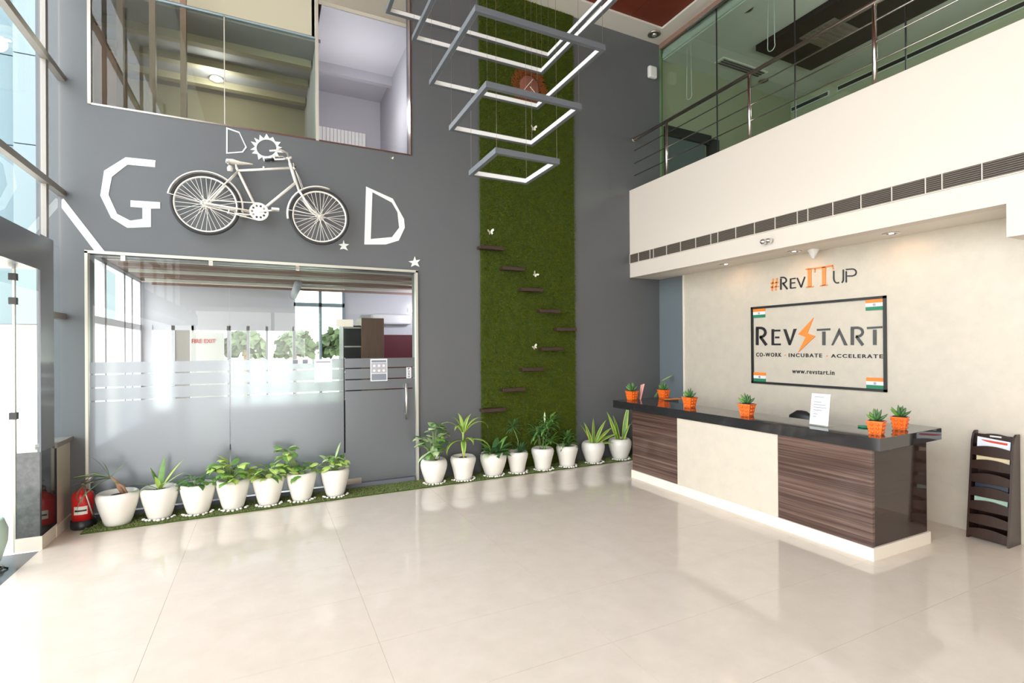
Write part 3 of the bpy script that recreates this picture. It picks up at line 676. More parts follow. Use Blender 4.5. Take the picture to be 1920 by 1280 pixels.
# ------------------------------------------------------------------ wall sign and lettering
SIGN={'R':[[(4.719, 1.992), (4.721, 1.764), (4.68, 1.763), (4.678, 1.99)], [(4.717, 1.979), (4.644, 1.976), (4.636, 1.975), (4.612, 1.965), (4.597, 1.949), (4.593, 1.929), (4.6, 1.91), (4.616, 1.895), (4.641, 1.889), (4.663, 1.889), (4.663, 1.857), (4.635, 1.857), (4.597, 1.867), (4.568, 1.892), (4.556, 1.926), (4.564, 1.962), (4.589, 1.991), (4.626, 2.006), (4.642, 2.008), (4.717, 2.011)], [(4.668, 1.863), (4.578, 1.752), (4.546, 1.773), (4.635, 1.883)]],
'E':[[(4.483, 1.97), (4.485, 1.76), (4.45, 1.76), (4.448, 1.969)], [(4.443, 1.938), (4.36, 1.937), (4.36, 1.96), (4.443, 1.961)], [(4.433, 1.85), (4.375, 1.849), (4.375, 1.872), (4.433, 1.873)], [(4.445, 1.759), (4.355, 1.759), (4.355, 1.782), (4.445, 1.783)]],
'V':[[(4.316, 1.964), (4.279, 1.963), (4.217, 1.798), (4.227, 1.758), (4.243, 1.758)], [(4.176, 1.962), (4.136, 1.963), (4.22, 1.758), (4.233, 1.778)]],
'bolt':[[(3.915, 2.089), (4.114, 1.894), (4.017, 1.856), (4.119, 1.666), (3.896, 1.864), (3.997, 1.902)]],
'T':[[(3.877, 1.926), (3.718, 1.929), (3.719, 1.953), (3.878, 1.95)], [(3.813, 1.917), (3.814, 1.755), (3.777, 1.755), (3.775, 1.916)]],
'A':[[(3.615, 1.952), (3.707, 1.753), (3.686, 1.753), (3.613, 1.883)], [(3.615, 1.952), (3.622, 1.905), (3.56, 1.752), (3.524, 1.751)]],
'R2':[[(3.487, 1.938), (3.489, 1.754), (3.455, 1.754), (3.453, 1.937)], [(3.486, 1.934), (3.414, 1.934), (3.407, 1.933), (3.388, 1.925), (3.377, 1.911), (3.373, 1.896), (3.378, 1.881), (3.391, 1.869), (3.411, 1.864), (3.433, 1.864), (3.433, 1.837), (3.408, 1.837), (3.379, 1.845), (3.357, 1.865), (3.347, 1.894), (3.353, 1.924), (3.373, 1.947), (3.401, 1.959), (3.413, 1.961), (3.486, 1.961)], [(3.439, 1.841), (3.371, 1.743), (3.347, 1.762), (3.415, 1.86)]],
'T2':[[(3.314, 1.928), (3.161, 1.933), (3.162, 1.955), (3.315, 1.951)], [(3.253, 1.92), (3.254, 1.753), (3.22, 1.753), (3.219, 1.919)]],
'hash':[[(4.463, 2.628), (4.482, 2.469), (4.461, 2.465), (4.442, 2.623)], [(4.41, 2.627), (4.428, 2.47), (4.407, 2.466), (4.39, 2.623)], [(4.49, 2.562), (4.374, 2.561), (4.376, 2.577), (4.492, 2.578)], [(4.494, 2.509), (4.378, 2.509), (4.38, 2.524), (4.496, 2.525)]],
'hR':[[(4.354, 2.613), (4.355, 2.471), (4.335, 2.468), (4.334, 2.61)], [(4.351, 2.617), (4.311, 2.616), (4.306, 2.615), (4.291, 2.607), (4.281, 2.595), (4.278, 2.582), (4.282, 2.57), (4.294, 2.562), (4.31, 2.559), (4.325, 2.559), (4.323, 2.542), (4.307, 2.542), (4.284, 2.546), (4.267, 2.559), (4.259, 2.579), (4.264, 2.601), (4.28, 2.62), (4.302, 2.631), (4.312, 2.633), (4.353, 2.634)], [(4.326, 2.545), (4.263, 2.462), (4.246, 2.473), (4.309, 2.555)]],
'hE':[[(4.22, 2.599), (4.221, 2.471), (4.203, 2.469), (4.202, 2.597)], [(4.21, 2.583), (4.142, 2.584), (4.144, 2.598), (4.212, 2.597)], [(4.204, 2.531), (4.152, 2.531), (4.154, 2.545), (4.206, 2.545)], [(4.211, 2.468), (4.14, 2.468), (4.141, 2.482), (4.213, 2.482)]],
'hV':[[(4.131, 2.591), (4.08, 2.471), (4.065, 2.475), (4.116, 2.595)], [(4.03, 2.598), (4.08, 2.472), (4.065, 2.465), (4.016, 2.592)]],
'I':[[(3.985, 2.684), (3.939, 2.682), (3.941, 2.465), (3.987, 2.464)], [(4.012, 2.678), (3.915, 2.675), (3.916, 2.688), (4.014, 2.692)], [(4.006, 2.456), (3.911, 2.456), (3.912, 2.469), (4.008, 2.47)]],
'TT':[[(3.808, 2.68), (3.763, 2.679), (3.765, 2.463), (3.809, 2.461)], [(3.9, 2.667), (3.678, 2.672), (3.681, 2.69), (3.903, 2.686)], [(3.9, 2.678), (3.905, 2.63), (3.893, 2.627), (3.889, 2.676)], [(3.69, 2.68), (3.681, 2.632), (3.67, 2.633), (3.679, 2.681)], [(3.833, 2.455), (3.742, 2.457), (3.744, 2.47), (3.835, 2.468)]],
'U':[[(3.678, 2.619), (3.679, 2.535), (3.677, 2.515), (3.671, 2.496), (3.66, 2.479), (3.644, 2.468), (3.626, 2.464), (3.61, 2.469), (3.616, 2.483), (3.628, 2.479), (3.64, 2.481), (3.65, 2.488), (3.659, 2.501), (3.663, 2.516), (3.665, 2.534), (3.664, 2.617)], [(3.57, 2.618), (3.571, 2.512), (3.571, 2.5), (3.574, 2.49), (3.579, 2.482), (3.586, 2.477), (3.578, 2.465), (3.569, 2.471), (3.561, 2.483), (3.558, 2.497), (3.557, 2.51), (3.556, 2.616)]],
'P':[[(3.538, 2.595), (3.539, 2.466), (3.525, 2.465), (3.524, 2.593)], [(3.534, 2.607), (3.466, 2.603), (3.456, 2.602), (3.441, 2.592), (3.431, 2.579), (3.429, 2.564), (3.434, 2.551), (3.446, 2.542), (3.464, 2.539), (3.519, 2.545), (3.519, 2.531), (3.462, 2.525), (3.44, 2.529), (3.423, 2.541), (3.416, 2.561), (3.419, 2.583), (3.432, 2.602), (3.453, 2.615), (3.466, 2.617), (3.535, 2.621)]]}
BOX={
'cowork': (4.72, 4.346, 1.609, 1.662) ,
'dot1': (4.302, 4.287, 1.627, 1.64) ,
'incubate': (4.246, 3.82, 1.609, 1.656) ,
'dot2': (3.768, 3.755, 1.621, 1.634) ,
'accelerate': (3.712, 3.159, 1.609, 1.652) ,
'www': (4.202, 3.675, 1.407, 1.46) ,
'ftl': [(4.752, 2.267), (4.753, 2.135), (4.562, 2.253), (4.563, 2.124)] ,
'ftr': [(3.319, 2.262), (3.32, 2.128), (3.132, 2.245), (3.133, 2.115)] ,
'fbl': [(4.746, 1.4), (4.747, 1.258), (4.565, 1.407), (4.566, 1.268)] ,
'fbr': [(3.317, 1.392), (3.318, 1.251), (3.133, 1.401), (3.134, 1.264)] ,
'frame_out': [(4.771, 2.28), (4.783, 1.116), (3.114, 2.155), (3.121, 1.243)] ,
}

ws = thing('wall_sign', (5.94, 3.95, 1.7), 'black framed company sign with orange lightning bolt and four small tricolour flags', 'sign')
Y0, Y1, Z0, Z1 = 4.785, 3.118, 1.250, 2.278
M_ = MB()
t_ = .028
M_.box(5.926, 5.948, Y1, Y0, Z1-t_, Z1).box(5.926, 5.948, Y1, Y0, Z0, Z0+t_).box(5.926, 5.948, Y1, Y1+t_, Z0, Z1).box(5.926, 5.948, Y0-t_, Y0, Z0, Z1)
M_.build('frame', 'sign_black', ws)
def signpart(name, key, mt, par, off=.0):
    M_ = MB()
    for poly in SIGN[key]:
        k_ = shape2d([poly], .008, lambda u, v, w_: (5.947-off-w_, u, v)); M_.add(k_.v, k_.f)
    return fixn(M_.build(name, mt, par))
for k, mt in (('R', 'sign_black'), ('E', 'sign_black'), ('V', 'sign_black'), ('T', 'sign_grey'), ('A', 'sign_grey'), ('R2', 'sign_grey'), ('T2', 'sign_grey')): signpart('letter', k, mt, ws)
signpart('lightning_bolt', 'bolt', 'sign_orange', ws, .002)
for k, s in (('cowork', 'CO-WORK'), ('incubate', 'INCUBATE'), ('accelerate', 'ACCELERATE'), ('www', 'www.revstart.in')):
    a0, a1, b0, b1 = BOX[k]
    fixn(text_mb('  '.join(s) if False else s, (-a0, -a1, b0, b1), .005, lambda u, v, w_: (5.947-w_, -u, v), .022 if k != 'www' else .012, 1.3 if k != 'www' else 1.15).build('small_lettering', 'sign_black', ws))
for k in ('dot1', 'dot2'):
    a0, a1, b0, b1 = BOX[k]; MB().box(5.94, 5.947, a1, a0, b0, b1).build('dot', 'sign_orange', ws)
for a0, a1, b0, b1 in ((4.757, 4.575, 2.13, 2.25), (3.325, 3.146, 2.13, 2.25), (4.757, 4.575, 1.278, 1.398), (3.325, 3.146, 1.278, 1.398)):
    f = MB(); h = (b1-b0)/3
    for i, k in enumerate((2, 1, 0)): f.box(5.938, 5.947, a1, a0, b0+i*h, b0+(i+1)*h, k)
    f = f.build('flag', ['sign_orange', 'flag_white', 'flag_green'], ws)
    yc, zc = (a0+a1)/2, (b0+b1)/2; M_ = MB()
    M_.tube([(5.937, yc+.014*math.cos(q*PI/8), zc+.014*math.sin(q*PI/8)) for q in range(16)], .0014, 4, closed=True)
    for q in range(6): a = q*PI/6; M_.tube([(5.937, yc-.013*math.cos(a), zc-.013*math.sin(a)), (5.937, yc+.013*math.cos(a), zc+.013*math.sin(a))], .0007, 3)
    M_.build('wheel_emblem', 'flag_blue', f)
hl = thing('slogan_lettering', (5.94, 3.9, 2.5), 'raised slogan letters in black and orange on the beige wall above the sign', 'lettering')
for k, mt in (('hash', 'text_orange'), ('hR', 'sign_black'), ('hE', 'sign_black'), ('hV', 'sign_black'), ('I', 'text_orange'), ('TT', 'text_orange'), ('U', 'sign_black'), ('P', 'sign_black')):
    signpart('letter', k, mt, hl)

# ------------------------------------------------------------------ white shapes on the grey wall
def sticker(name, loops, label, cat, depth=.006, mt='sticker'):
    o = fixn(shape2d(loops, depth, on_back).build(name, mt)); return tag(o, label, cat)
G = [(-1.06, 3.804), (-1.322, 3.796), (-1.505, 3.627), (-1.538, 3.363), (-1.449, 3.142), (-1.31, 3.049), (-1.104, 3.079), (-1.103, 3.277), (-1.021, 3.287), (-1.021, 3.356), (-1.282, 3.345), (-1.283, 3.275), (-1.179, 3.278), (-1.179, 3.158), (-1.285, 3.129), (-1.398, 3.189), (-1.47, 3.38), (-1.44, 3.573), (-1.307, 3.72), (-1.065, 3.729)]
sticker('letter_g', [G], 'large angular white letter G left of the bicycle', 'letter')
sticker('letter_d', [[(1.159, 3.814), (1.497, 3.701), (1.642, 3.452), (1.653, 3.34), (1.572, 3.163), (1.404, 3.098), (1.133, 3.075)], [(1.238, 3.752), (1.486, 3.649), (1.557, 3.533), (1.578, 3.333), (1.483, 3.2), (1.213, 3.152)][::-1]], 'large angular white letter D right of the bicycle', 'letter')
sd = [(-0.391, 4.284), (-0.258, 4.255), (-0.184, 4.089), (-0.224, 4.023), (-0.393, 3.982)]
cx, cz = -.29, 4.13
sticker('letter_d', [sd, [(cx+(a-cx)*.86-.0, cz+(b-cz)*.89) for a, b in sd][::-1]], 'small thin outlined white letter D above the bicycle', 'letter')
SUN = [(-0.099, 4.113), (-0.142, 4.165), (-0.082, 4.159), (-0.107, 4.214), (-0.055, 4.193), (-0.05, 4.259), (-0.007, 4.224), (0.022, 4.284), (0.053, 4.233), (0.09, 4.258), (0.114, 4.208), (0.173, 4.211), (0.142, 4.16), (0.189, 4.147), (0.143, 4.122), (0.205, 4.09), (0.131, 4.085), (0.159, 4.027), (0.107, 4.049), (0.113, 3.99), (0.076, 4.023), (0.07, 3.96), (0.03, 4.004), (-0.004, 3.954), (-0.025, 4.003), (-0.064, 3.965), (-0.075, 4.03), (-0.132, 4.028), (-0.097, 4.071), (-0.149, 4.068)]
SIN = [(0.132, 4.135), (0.125, 4.098), (0.105, 4.064), (0.076, 4.036), (0.039, 4.018), (0.001, 4.012), (-0.034, 4.018), (-0.063, 4.037), (-0.082, 4.065), (-0.088, 4.099), (-0.082, 4.135), (-0.063, 4.169), (-0.033, 4.197), (0.002, 4.216), (0.041, 4.222), (0.077, 4.216), (0.106, 4.198), (0.125, 4.17)]
SIN = [(.02+(a-.02)*.96, 4.117+(b-4.117)*.96) for a, b in SIN]
sticker('sun_cutout', [SUN, SIN], 'white sun ring with pointed rays above the bicycle handlebar', 'sun cutout')
sticker('star', [[(0.881, 3.108), (0.893, 3.064), (0.947, 3.062), (0.905, 3.029), (0.932, 2.983), (0.884, 3.001), (0.835, 2.989), (0.858, 3.031), (0.823, 3.05), (0.87, 3.062)]], 'small white star below the front wheel of the bicycle', 'star', .012)
sticker('star', [[(1.783, 2.972), (1.797, 2.921), (1.855, 2.932), (1.817, 2.888), (1.845, 2.836), (1.786, 2.858), (1.732, 2.829), (1.747, 2.879), (1.697, 2.897), (1.762, 2.912)]], 'small white star above the top right corner of the glass door', 'star', .012)
sticker('white_stripe', [[(-1.850, 3.285), (-1.835, 3.295), (-1.502, 2.782), (-1.586, 2.782), (-1.850, 3.20)]], 'slanting white stripe on the grey wall above the glass screen corner', 'stripe')
def butterfly(x, z, s, label, tilt):
    t = thing('butterfly', (x, D-.03, z), label, 'butterfly', 'white butterflies')
    wing = [(0, -.2), (.35, -.55), (.6, -.35), (.5, 0), (.95, .25), (.9, .7), (.45, .6), (0, .15)]
    for sg in (-1, 1):
        a = R(32)
        M_ = MB(); vs = []
        for (u, v) in wing:
            uu = u*s*sg; vv = v*s; X = uu*math.cos(a); Y = -abs(uu)*math.sin(a)
            vs.append((x+X*math.cos(tilt)-vv*math.sin(tilt), D-.022+Y-.003, z+X*math.sin(tilt)+vv*math.cos(tilt)))
        n = len(vs); vs2 = [(p[0], p[1]+.003, p[2]) for p in vs]
        M_.add(vs+vs2, [tuple(range(n)), tuple(range(n, 2*n))[::-1]]+[(i, n+i, n+(i+1) % n, (i+1) % n) for i in range(n)]); fixn(M_.build('wing', 'cream', t))
    MB().tube([(x+.35*s*math.sin(tilt), D-.026, z-.35*s*math.cos(tilt)), (x-.35*s*math.sin(tilt), D-.026, z+.35*s*math.cos(tilt))], .004, 5).build('body', 'cream', t, True)
butterfly(2.865, 3.385, .062, 'white butterfly above the topmost dark shelf on the grass strip', .2)
butterfly(3.578, 2.828, .058, 'white butterfly above the third dark shelf on the grass strip', -.6)
butterfly(3.56, 1.757, .055, 'white butterfly left of the sixth dark shelf on the grass strip', .5)
butterfly(3.57, 4.98, .06, 'white butterfly high on the grass strip below the round clock', .1)
butterfly(1.49, 4.217, .022, 'tiny white butterfly on the grey wall under the upper window', .4)
# shelves
SH = [(2.665, 3.150, 'topmost dark wooden ledge at the left edge of the grass strip'), (3.005, 2.88, 'second highest dark ledge on the grass strip'), (3.30, 2.592, 'third highest dark ledge, under a white butterfly'), (3.60, 2.29, 'fourth highest dark ledge, just left of the rightmost one'), (3.885, 2.025, 'rightmost dark ledge, overhanging the right edge of the grass strip'), (3.635, 1.732, 'near-black ledge right of the lowest butterfly'), (3.31, 1.44, 'third lowest dark ledge on the grass strip'), (2.998, 1.158, 'second lowest dark ledge on the grass strip'), (2.685, .886, 'lowest dark ledge on the grass strip, above the leafy pots')]
sh0 = None
for i, (x, z, lb) in enumerate(SH):
    if sh0 is None:
        sh0 = MB().box(0, .35, -.125, -.012, -.022, .018).box(-.0, .35, -.135, -.125, -.026, .022).build('wall_shelf', 'shelf_wood', bevel=.003); o = sh0
    else:
        o = sh0.copy(); col.objects.link(o)
    o.location = (x, D, z); tag(o, lb, 'shelf', 'small ledges on the grass strip')
# clock
ck = thing('wall_clock', (3.50, D-.03, 5.57), 'round rust coloured wall clock with twig rim on the grass strip', 'clock')
q_ = random.Random(5); M_ = MB()
for i in range(420):
    a = q_.uniform(0, 2*PI); r0 = q_.uniform(.15, .24); r1 = r0+q_.uniform(.05, .10); b = a+q_.uniform(-.35, .35); y = D-.03-q_.uniform(0, .035)
    M_.tube([(3.5+r0*math.cos(a), y, 5.57+r0*math.sin(a)), (3.5+min(r1, .305)*math.cos(b), y-.005, 5.57+min(r1, .305)*math.sin(b))], .004, 4)
M_.build('twig_rim', 'rattan', ck, kind='stuff')
MB().lathe([(.165, 0), (.165, .02), (.15, .028), (0, .028)], (3.5, D-.03, 5.57), 32, ax=(0, -1, 0)).build('face', 'clock_face', ck, True)
MB().tube([(3.5+.12*math.cos(R(215)), D-.064, 5.57+.12*math.sin(R(215))), (3.5+.10*math.cos(R(60)), D-.064, 5.60+.10*math.sin(R(60)))], .005, 5).build('hand', 'cream', ck)
MB().tube([(3.5, D-.062, 5.57), (3.58, D-.062, 5.50)], .005, 5).build('hand', 'cream', ck)
tag(MB().box(5.735, 5.905, D-.08, D-.002, 6.22, 6.42).build('wall_speaker', 'white_plastic', bevel=.03), 'small rounded white box mounted high on the grey wall near the gallery glass', 'wall speaker')
# fittings at the soffit
for (y, lb) in ((4.99, 'recessed soffit downlight nearest the grey wall'), (3.99, 'recessed soffit downlight beside the white cone sensor'), (2.94, 'recessed soffit downlight right above the framed sign')):
    t = thing('soffit_downlight', (5.70, y, 2.88), lb, 'downlight', 'soffit downlights')
    MB().lathe([(.075, 0), (.08, -.006), (.055, -.008), (.05, .002)], (5.70, y, 2.88), 24).build('ring', 'chrome', t, True)
    MB().lathe([(.022, -.003), (0, -.006)], (5.70, y, 2.88), 16).build('bulb', 'lamp_glow', t)
    l = plamp((5.70, y, 2.85), 2.6, (1, .5, .24), .12, 170); l.rotation_euler = (0, R(-18), 0)
tag(MB().lathe([(.0, -.11), (.018, -.105), (.03, -.07), (.06, -.015), (.065, 0)], (5.80, 3.82, 2.88), 20).build('ceiling_sensor', 'white_plastic', None, True), 'pointed white cone sensor hanging from the soffit above the slogan', 'sensor')
em = thing('emergency_light', (XB, 4.065, 2.985), 'twin round clear emergency lamp on the white balcony front', 'emergency light')
for y, r in ((4.105, .032), (4.03, .028)):
    MB().lathe([(.4*r, 0), (r, .02), (r*1.05, .05), (r*.8, .075), (0, .085)], (XB, y, 2.985), 16, ax=(-1, 0, 0)).build('lamp_head', 'chrome', em, True)
MB().tube([(XB-.02, 4.105, 2.985), (XB-.02, 4.03, 2.985)], .009, 6).build('bracket', 'steel', em)
dl = thing('ceiling_downlight', (5.72, 6.40, ZC), 'round chrome downlight in the pale ceiling border at the hall corner', 'downlight')
MB().lathe([(.10, 0), (.105, -.015), (.07, -.03), (.06, -.0)], (5.72, 6.40, ZC), 24).build('ring', 'dark_steel', dl, True)
MB().lathe([(.06, -.01), (.03, -.04), (0, -.045)], (5.72, 6.40, ZC), 20).build('bulb', 'chrome', dl, True)

# ------------------------------------------------------------------ balcony railing
rl = thing('balcony_railing', (5.46, 4, 4.3), 'brushed steel railing with slim rods along the balcony edge', 'railing')
for y in (5.86, 4.40, 2.95, 1.5, .05):
    MB().tube([(5.46, y, 4.30), (5.46, y, 5.13)], .022, 12).lathe([(.045, 0), (.045, .012), (.024, .016)], (5.46, y, 4.30), 16).build('post', 'steel', rl, True)
MB().tube([(5.46, 6.60, 5.15), (5.46, -1.5, 5.15)], .026, 12).build('top_rail', 'dark_steel', rl, True)
for z in (4.97, 4.76, 4.56): MB().tube([(5.46, 6.60, z), (5.46, -1.5, z)], .008, 6).build('rail', 'steel', rl, True)
MB().lathe([(.04, 0), (.04, .012), (.026, .014)], (5.46, D, 5.15), 16, ax=(0, -1, 0)).build('wall_flange', 'dark_steel', rl, True)

# ------------------------------------------------------------------ hanging square light frames
PX, PY = 2.0, 4.08
FR = [(3.34, .61, 'lowest and smallest hanging square light frame'), (3.785, .89, 'second lowest hanging square light frame'), (4.25, 1.18, 'middle hanging square light frame of five'), (4.71, 1.44, 'second highest hanging square light frame'), (5.04, 1.85, 'highest and largest hanging square light frame')]
for z, s, lb in FR:
    t = thing('square_pendant_frame', (PX, PY, z), lb, 'pendant light', 'square hanging light frames')
    h = s/2; wd = .036; hh = .048
    cs = [(-1, -1), (1, -1), (1, 1), (-1, 1)]
    for i in range(4):
        a = Vector(cs[i]); b = Vector(cs[(i+1) % 4]); e = lambda p, k: (PX+p.x*(h-k), PY+p.y*(h-k))
        o0, o1 = e(a, 0), e(b, 0); i0, i1 = e(a, wd), e(b, wd)
        q4 = lambda zz, A, B, C_, D_: [(A[0], A[1], zz), (B[0], B[1], zz), (C_[0], C_[1], zz), (D_[0], D_[1], zz)]
        br = fixn(MB().hexa(q4(z, o0, o1, i1, i0), q4(z+hh, o0, o1, i1, i0)).build('bar', 'light_bar', t))
        o0, o1 = e(a, wd-.002), e(b, wd-.002); i0, i1 = e(a, wd+.003), e(b, wd+.003)
        fixn(MB().hexa(q4(z+.004, o0, o1, i1, i0), q4(z+hh-.006, o0, o1, i1, i0)).build('diffuser', 'diffuser', br))
    for c in cs:
        k = h-wd/2; MB().tube([(PX+c[0]*k, PY+c[1]*k, z+hh), (PX+c[0]*k*.985, PY+c[1]*k*.985, ZC+.03)], .0014, 4, caps=False).build('wire', 'dark_steel', t)

# ------------------------------------------------------------------ bicycle
bk = thing('bicycle', (0, 6.46, 3.35), 'old white painted bicycle with black tyres hung on the grey wall', 'bicycle')
BY = 6.47
V = lambda x, z, dy=0: (x, BY+dy, z)
RH, FH, BB, SC, HT, HB, CRN = (-.58, 3.348), (.594, 3.337), (-.063, 3.312), (-.271, 3.764), (.268, 3.925), (.335, 3.69), (.368, 3.60)
M_ = MB()
M_.tube([V(*SC), V(HT[0]+.012, HT[1]-.05)], .014, 10).tube([V(BB[0], BB[1]), V(*SC), V(SC[0]-.012, SC[1]+.03)], .015, 10).tube([V(*BB), V(HB[0]-.008, HB[1]+.02)], .016, 10).tube([V(*HT), V(*HB)], .019, 10)
for s in (-.055, .055):
    M_.tube([V(SC[0], SC[1]-.01, s*.35), V(RH[0], RH[1], s)], .009, 8).tube([V(BB[0], BB[1], s*.5), V(RH[0], RH[1], s)], .010, 8)
M_.tube([V(BB[0], BB[1], -.04), V(BB[0], BB[1], .04)], .024, 12).tube([V(.0-.02, 3.835), V(.0, 3.834)], .018, 8)
M_.build('frame', 'bike_white', bk, True)
M_ = MB(); M_.tube([V(HT[0]-.006, HT[1]+.02), V(*CRN)], .013, 8)
for s in (-.05, .05): M_.tube([V(CRN[0], CRN[1], s*.75), V(.44, 3.48, s), V(.50, 3.40, s), V(FH[0], FH[1], s)], [.013, .012, .010, .008], 8)
M_.tube([V(CRN[0], CRN[1], -.045), V(CRN[0], CRN[1], .045)], .016, 8)
M_.build('fork', 'bike_white', bk, True)
hb = MB(); hb.tube([V(HT[0], HT[1]), V(.252, 3.99)], .012, 8).tube([V(.252, 3.99), V(.285, 4.0)], .016, 8)
hb.tube([V(.252, 4.0, -.0), V(.235, 4.01, -.10), V(.17, 4.0, -.19), V(.05, 3.965, -.21)], .010, 8).tube([V(.252, 4.0, .0), V(.24, 4.005, .06), V(.20, 4.0, .10), V(.09, 3.985, .12)], .010, 8)
hb = hb.build('handlebar', 'bike_white', bk, True)
MB().tube([V(.10, 3.988, .12), V(.0, 3.968, .12)], .016, 8).build('grip', 'black', hb, True)
MB().tube([V(.235, 3.96, -.02), V(.19, 3.955, -.12), V(.06, 3.92, -.18)], .006, 6).build('brake_lever', 'bike_white', hb, True)
MB().tube([V(.30, 3.93, -.02), V(.345, 3.78, -.035), V(.40, 3.62, -.03)], .004, 5).tube([V(.30, 3.92, .02), V(.37, 3.78, .03), V(.42, 3.64, .03)], .004, 5).build('brake_rod', 'bike_white', bk, True)
MB().ball(V(.315, 3.87, -.03), .022, .018, .03).build('bell', 'dark_steel', bk, True)
sd_ = MB(); sd_.tube([V(SC[0]-.012, SC[1]+.02), V(SC[0]-.02, 3.84)], .011, 8)
sd_.build('seat_post', 'bike_white', bk, True)
M_ = MB(); M_.tube([V(-.385, 3.86), V(-.33, 3.853), V(-.24, 3.842), V(-.16, 3.862), V(-.12, 3.868)], [.05, .07, .045, .024, .015], 10)
M_.v = [(x, y, 3.855+(z-3.855)*.38) for x, y, z in M_.v]; M_.build('saddle', 'cream', bk, True)
M_ = MB(); 
for s in (-.05, .05):
    M_.tube([V(-.37+.018*math.cos(q*.9), 3.80+.005*q-.02, s)+() if False else V(-.36+.016*math.cos(q*.9), 3.795+.0035*q, s+.016*math.sin(q*.9)) for q in range(14)], .004, 5)
M_.build('saddle_spring', 'steel', bk, True)
MB().lathe([(.0, -.03), (.028, -.028), (.03, .01), (.018, .03), (0, .034)], V(-.345, 3.76, -.05), 12).build('tail_lamp', 'bike_white', bk, True)
def wheel(c, rad):
    t = bpy.data.objects.new('wheel', None); t.empty_display_size = .1; col.objects.link(t); t.parent = bk; ORG[t] = ORG[bk]
    ring = lambda r, n=48: [V(c[0]+r*math.cos(2*PI*i/n), c[1]+r*math.sin(2*PI*i/n)) for i in range(n)]
    MB().tube(ring(rad-.018), .018, 10, closed=True).build('tyre', 'tyre', t, True)
    MB().tube(ring(rad-.038), .012, 8, closed=True).build('rim', 'bike_white', t, True)
    MB().tube([V(c[0], c[1], -.045), V(c[0], c[1], .045)], .016, 10).tube([V(c[0], c[1], -.065), V(c[0], c[1], .065)], .008, 8).build('hub', 'bike_white', t, True)
    M_ = MB(); N = 36
    for i in range(N):
        a = 2*PI*i/N; s = .035 if i % 2 else -.035; b = a+(.9 if (i//2) % 2 else -.9)
        M_.tube([V(c[0]+.018*math.cos(b), c[1]+.018*math.sin(b), s), V(c[0]+(rad-.04)*math.cos(a), c[1]+(rad-.04)*math.sin(a), 0)], .0028, 4, caps=False)
    M_.build('spokes', 'bike_white', t)
wheel(RH, .338); wheel(FH, .338)
def guard(c, r, a0, a1):
    M_ = MB(); N = 22; rows = []
    for i in range(N+1):
        a = R(a0+(a1-a0)*i/N)
        for k, (dy, dr) in enumerate(((-.030, -.012), (-.02, .002), (0, .008), (.02, .002), (.030, -.012))):
            rows.append(V(c[0]+(r+dr)*math.cos(a), c[1]+(r+dr)*math.sin(a), dy))
    fs = [(i*5+j, i*5+j+1, (i+1)*5+j+1, (i+1)*5+j) for i in range(N) for j in range(4)]
    M_.add(rows, fs); return M_
for c, a0, a1 in ((RH, -8, 168), (FH, 72, 190)):
    g = guard(c, .362, a0, a1).build('mudguard', 'bike_white', bk, True); s = g.modifiers.new('thick', 'SOLIDIFY'); s.thickness = .002
MB().tube([V(RH[0], RH[1], -.05), V(RH[0]-.355, RH[1]+.075, -.03)], .004, 5).tube([V(FH[0], FH[1], -.05), V(FH[0]-.357, FH[1]+.04, -.03)], .004, 5).build('mudguard_stay', 'bike_white', bk)
# chainring with holes, chain, cranks
loops = [[(BB[0]+.098*math.cos(2*PI*i/48)*(1.0 if i % 2 else .96), BB[1]+.098*math.sin(2*PI*i/48)*(1.0 if i % 2 else .96)) for i in range(48)]]
for k in range(10):
    a = 2*PI*k/10; loops.append([(BB[0]+.066*math.cos(a)+.013*math.cos(-2*PI*i/10), BB[1]+.066*math.sin(a)+.013*math.sin(-2*PI*i/10)) for i in range(10)])
fixn(shape2d(loops, .006, lambda u, v, w_: (u, BY-.055-w_, v)).build('chainring', 'bike_white', bk))
M_ = MB(); n1 = 14
top = [V(BB[0]+.098*math.cos(R(95-i*190/n1)), BB[1]+.098*math.sin(R(95-i*190/n1)), -.058) for i in range(n1+1)]
bot = [V(RH[0]+.035*math.cos(R(-95-i*170/8)), RH[1]+.035*math.sin(R(-95-i*170/8)), -.058) for i in range(9)]
M_.tube(top+bot, .006, 5, closed=True); M_.build('chain', 'bike_white', bk)
MB().tube([V(BB[0], BB[1], -.07), V(BB[0]+.17, BB[1]+.03, -.075)], .010, 8).build('crank', 'bike_white', bk, True)
MB().tube([V(BB[0], BB[1], .05), V(BB[0]-.17, BB[1]-.03, .06)], .010, 8).build('crank', 'bike_white', bk, True)
MB().box(BB[0]+.13, BB[0]+.21, BY-.15, BY-.08, BB[1]+.018, BB[1]+.042).build('pedal', 'bike_white', bk)
MB().box(BB[0]-.21, BB[0]-.13, BY+.065, BY+.12, BB[1]-.042, BB[1]-.018).build('pedal', 'bike_white', bk)
MB().tube([V(-.35, 3.31, -.05), V(-.37, 3.26, -.05)], .008, 6).tube([V(-.3, 3.30, .0), V(-.3, 3.27, -.05), V(-.1, 3.27, -.05)], .008, 6).build('kick_stand', 'bike_white', bk, True)
MB().tube([(-.271, BY, 3.74), (-.271, D, 3.74)], .01, 6).tube([(.335, BY, 3.70), (.335, D, 3.70)], .01, 6).build('wall_bracket', 'dark_steel', bk)

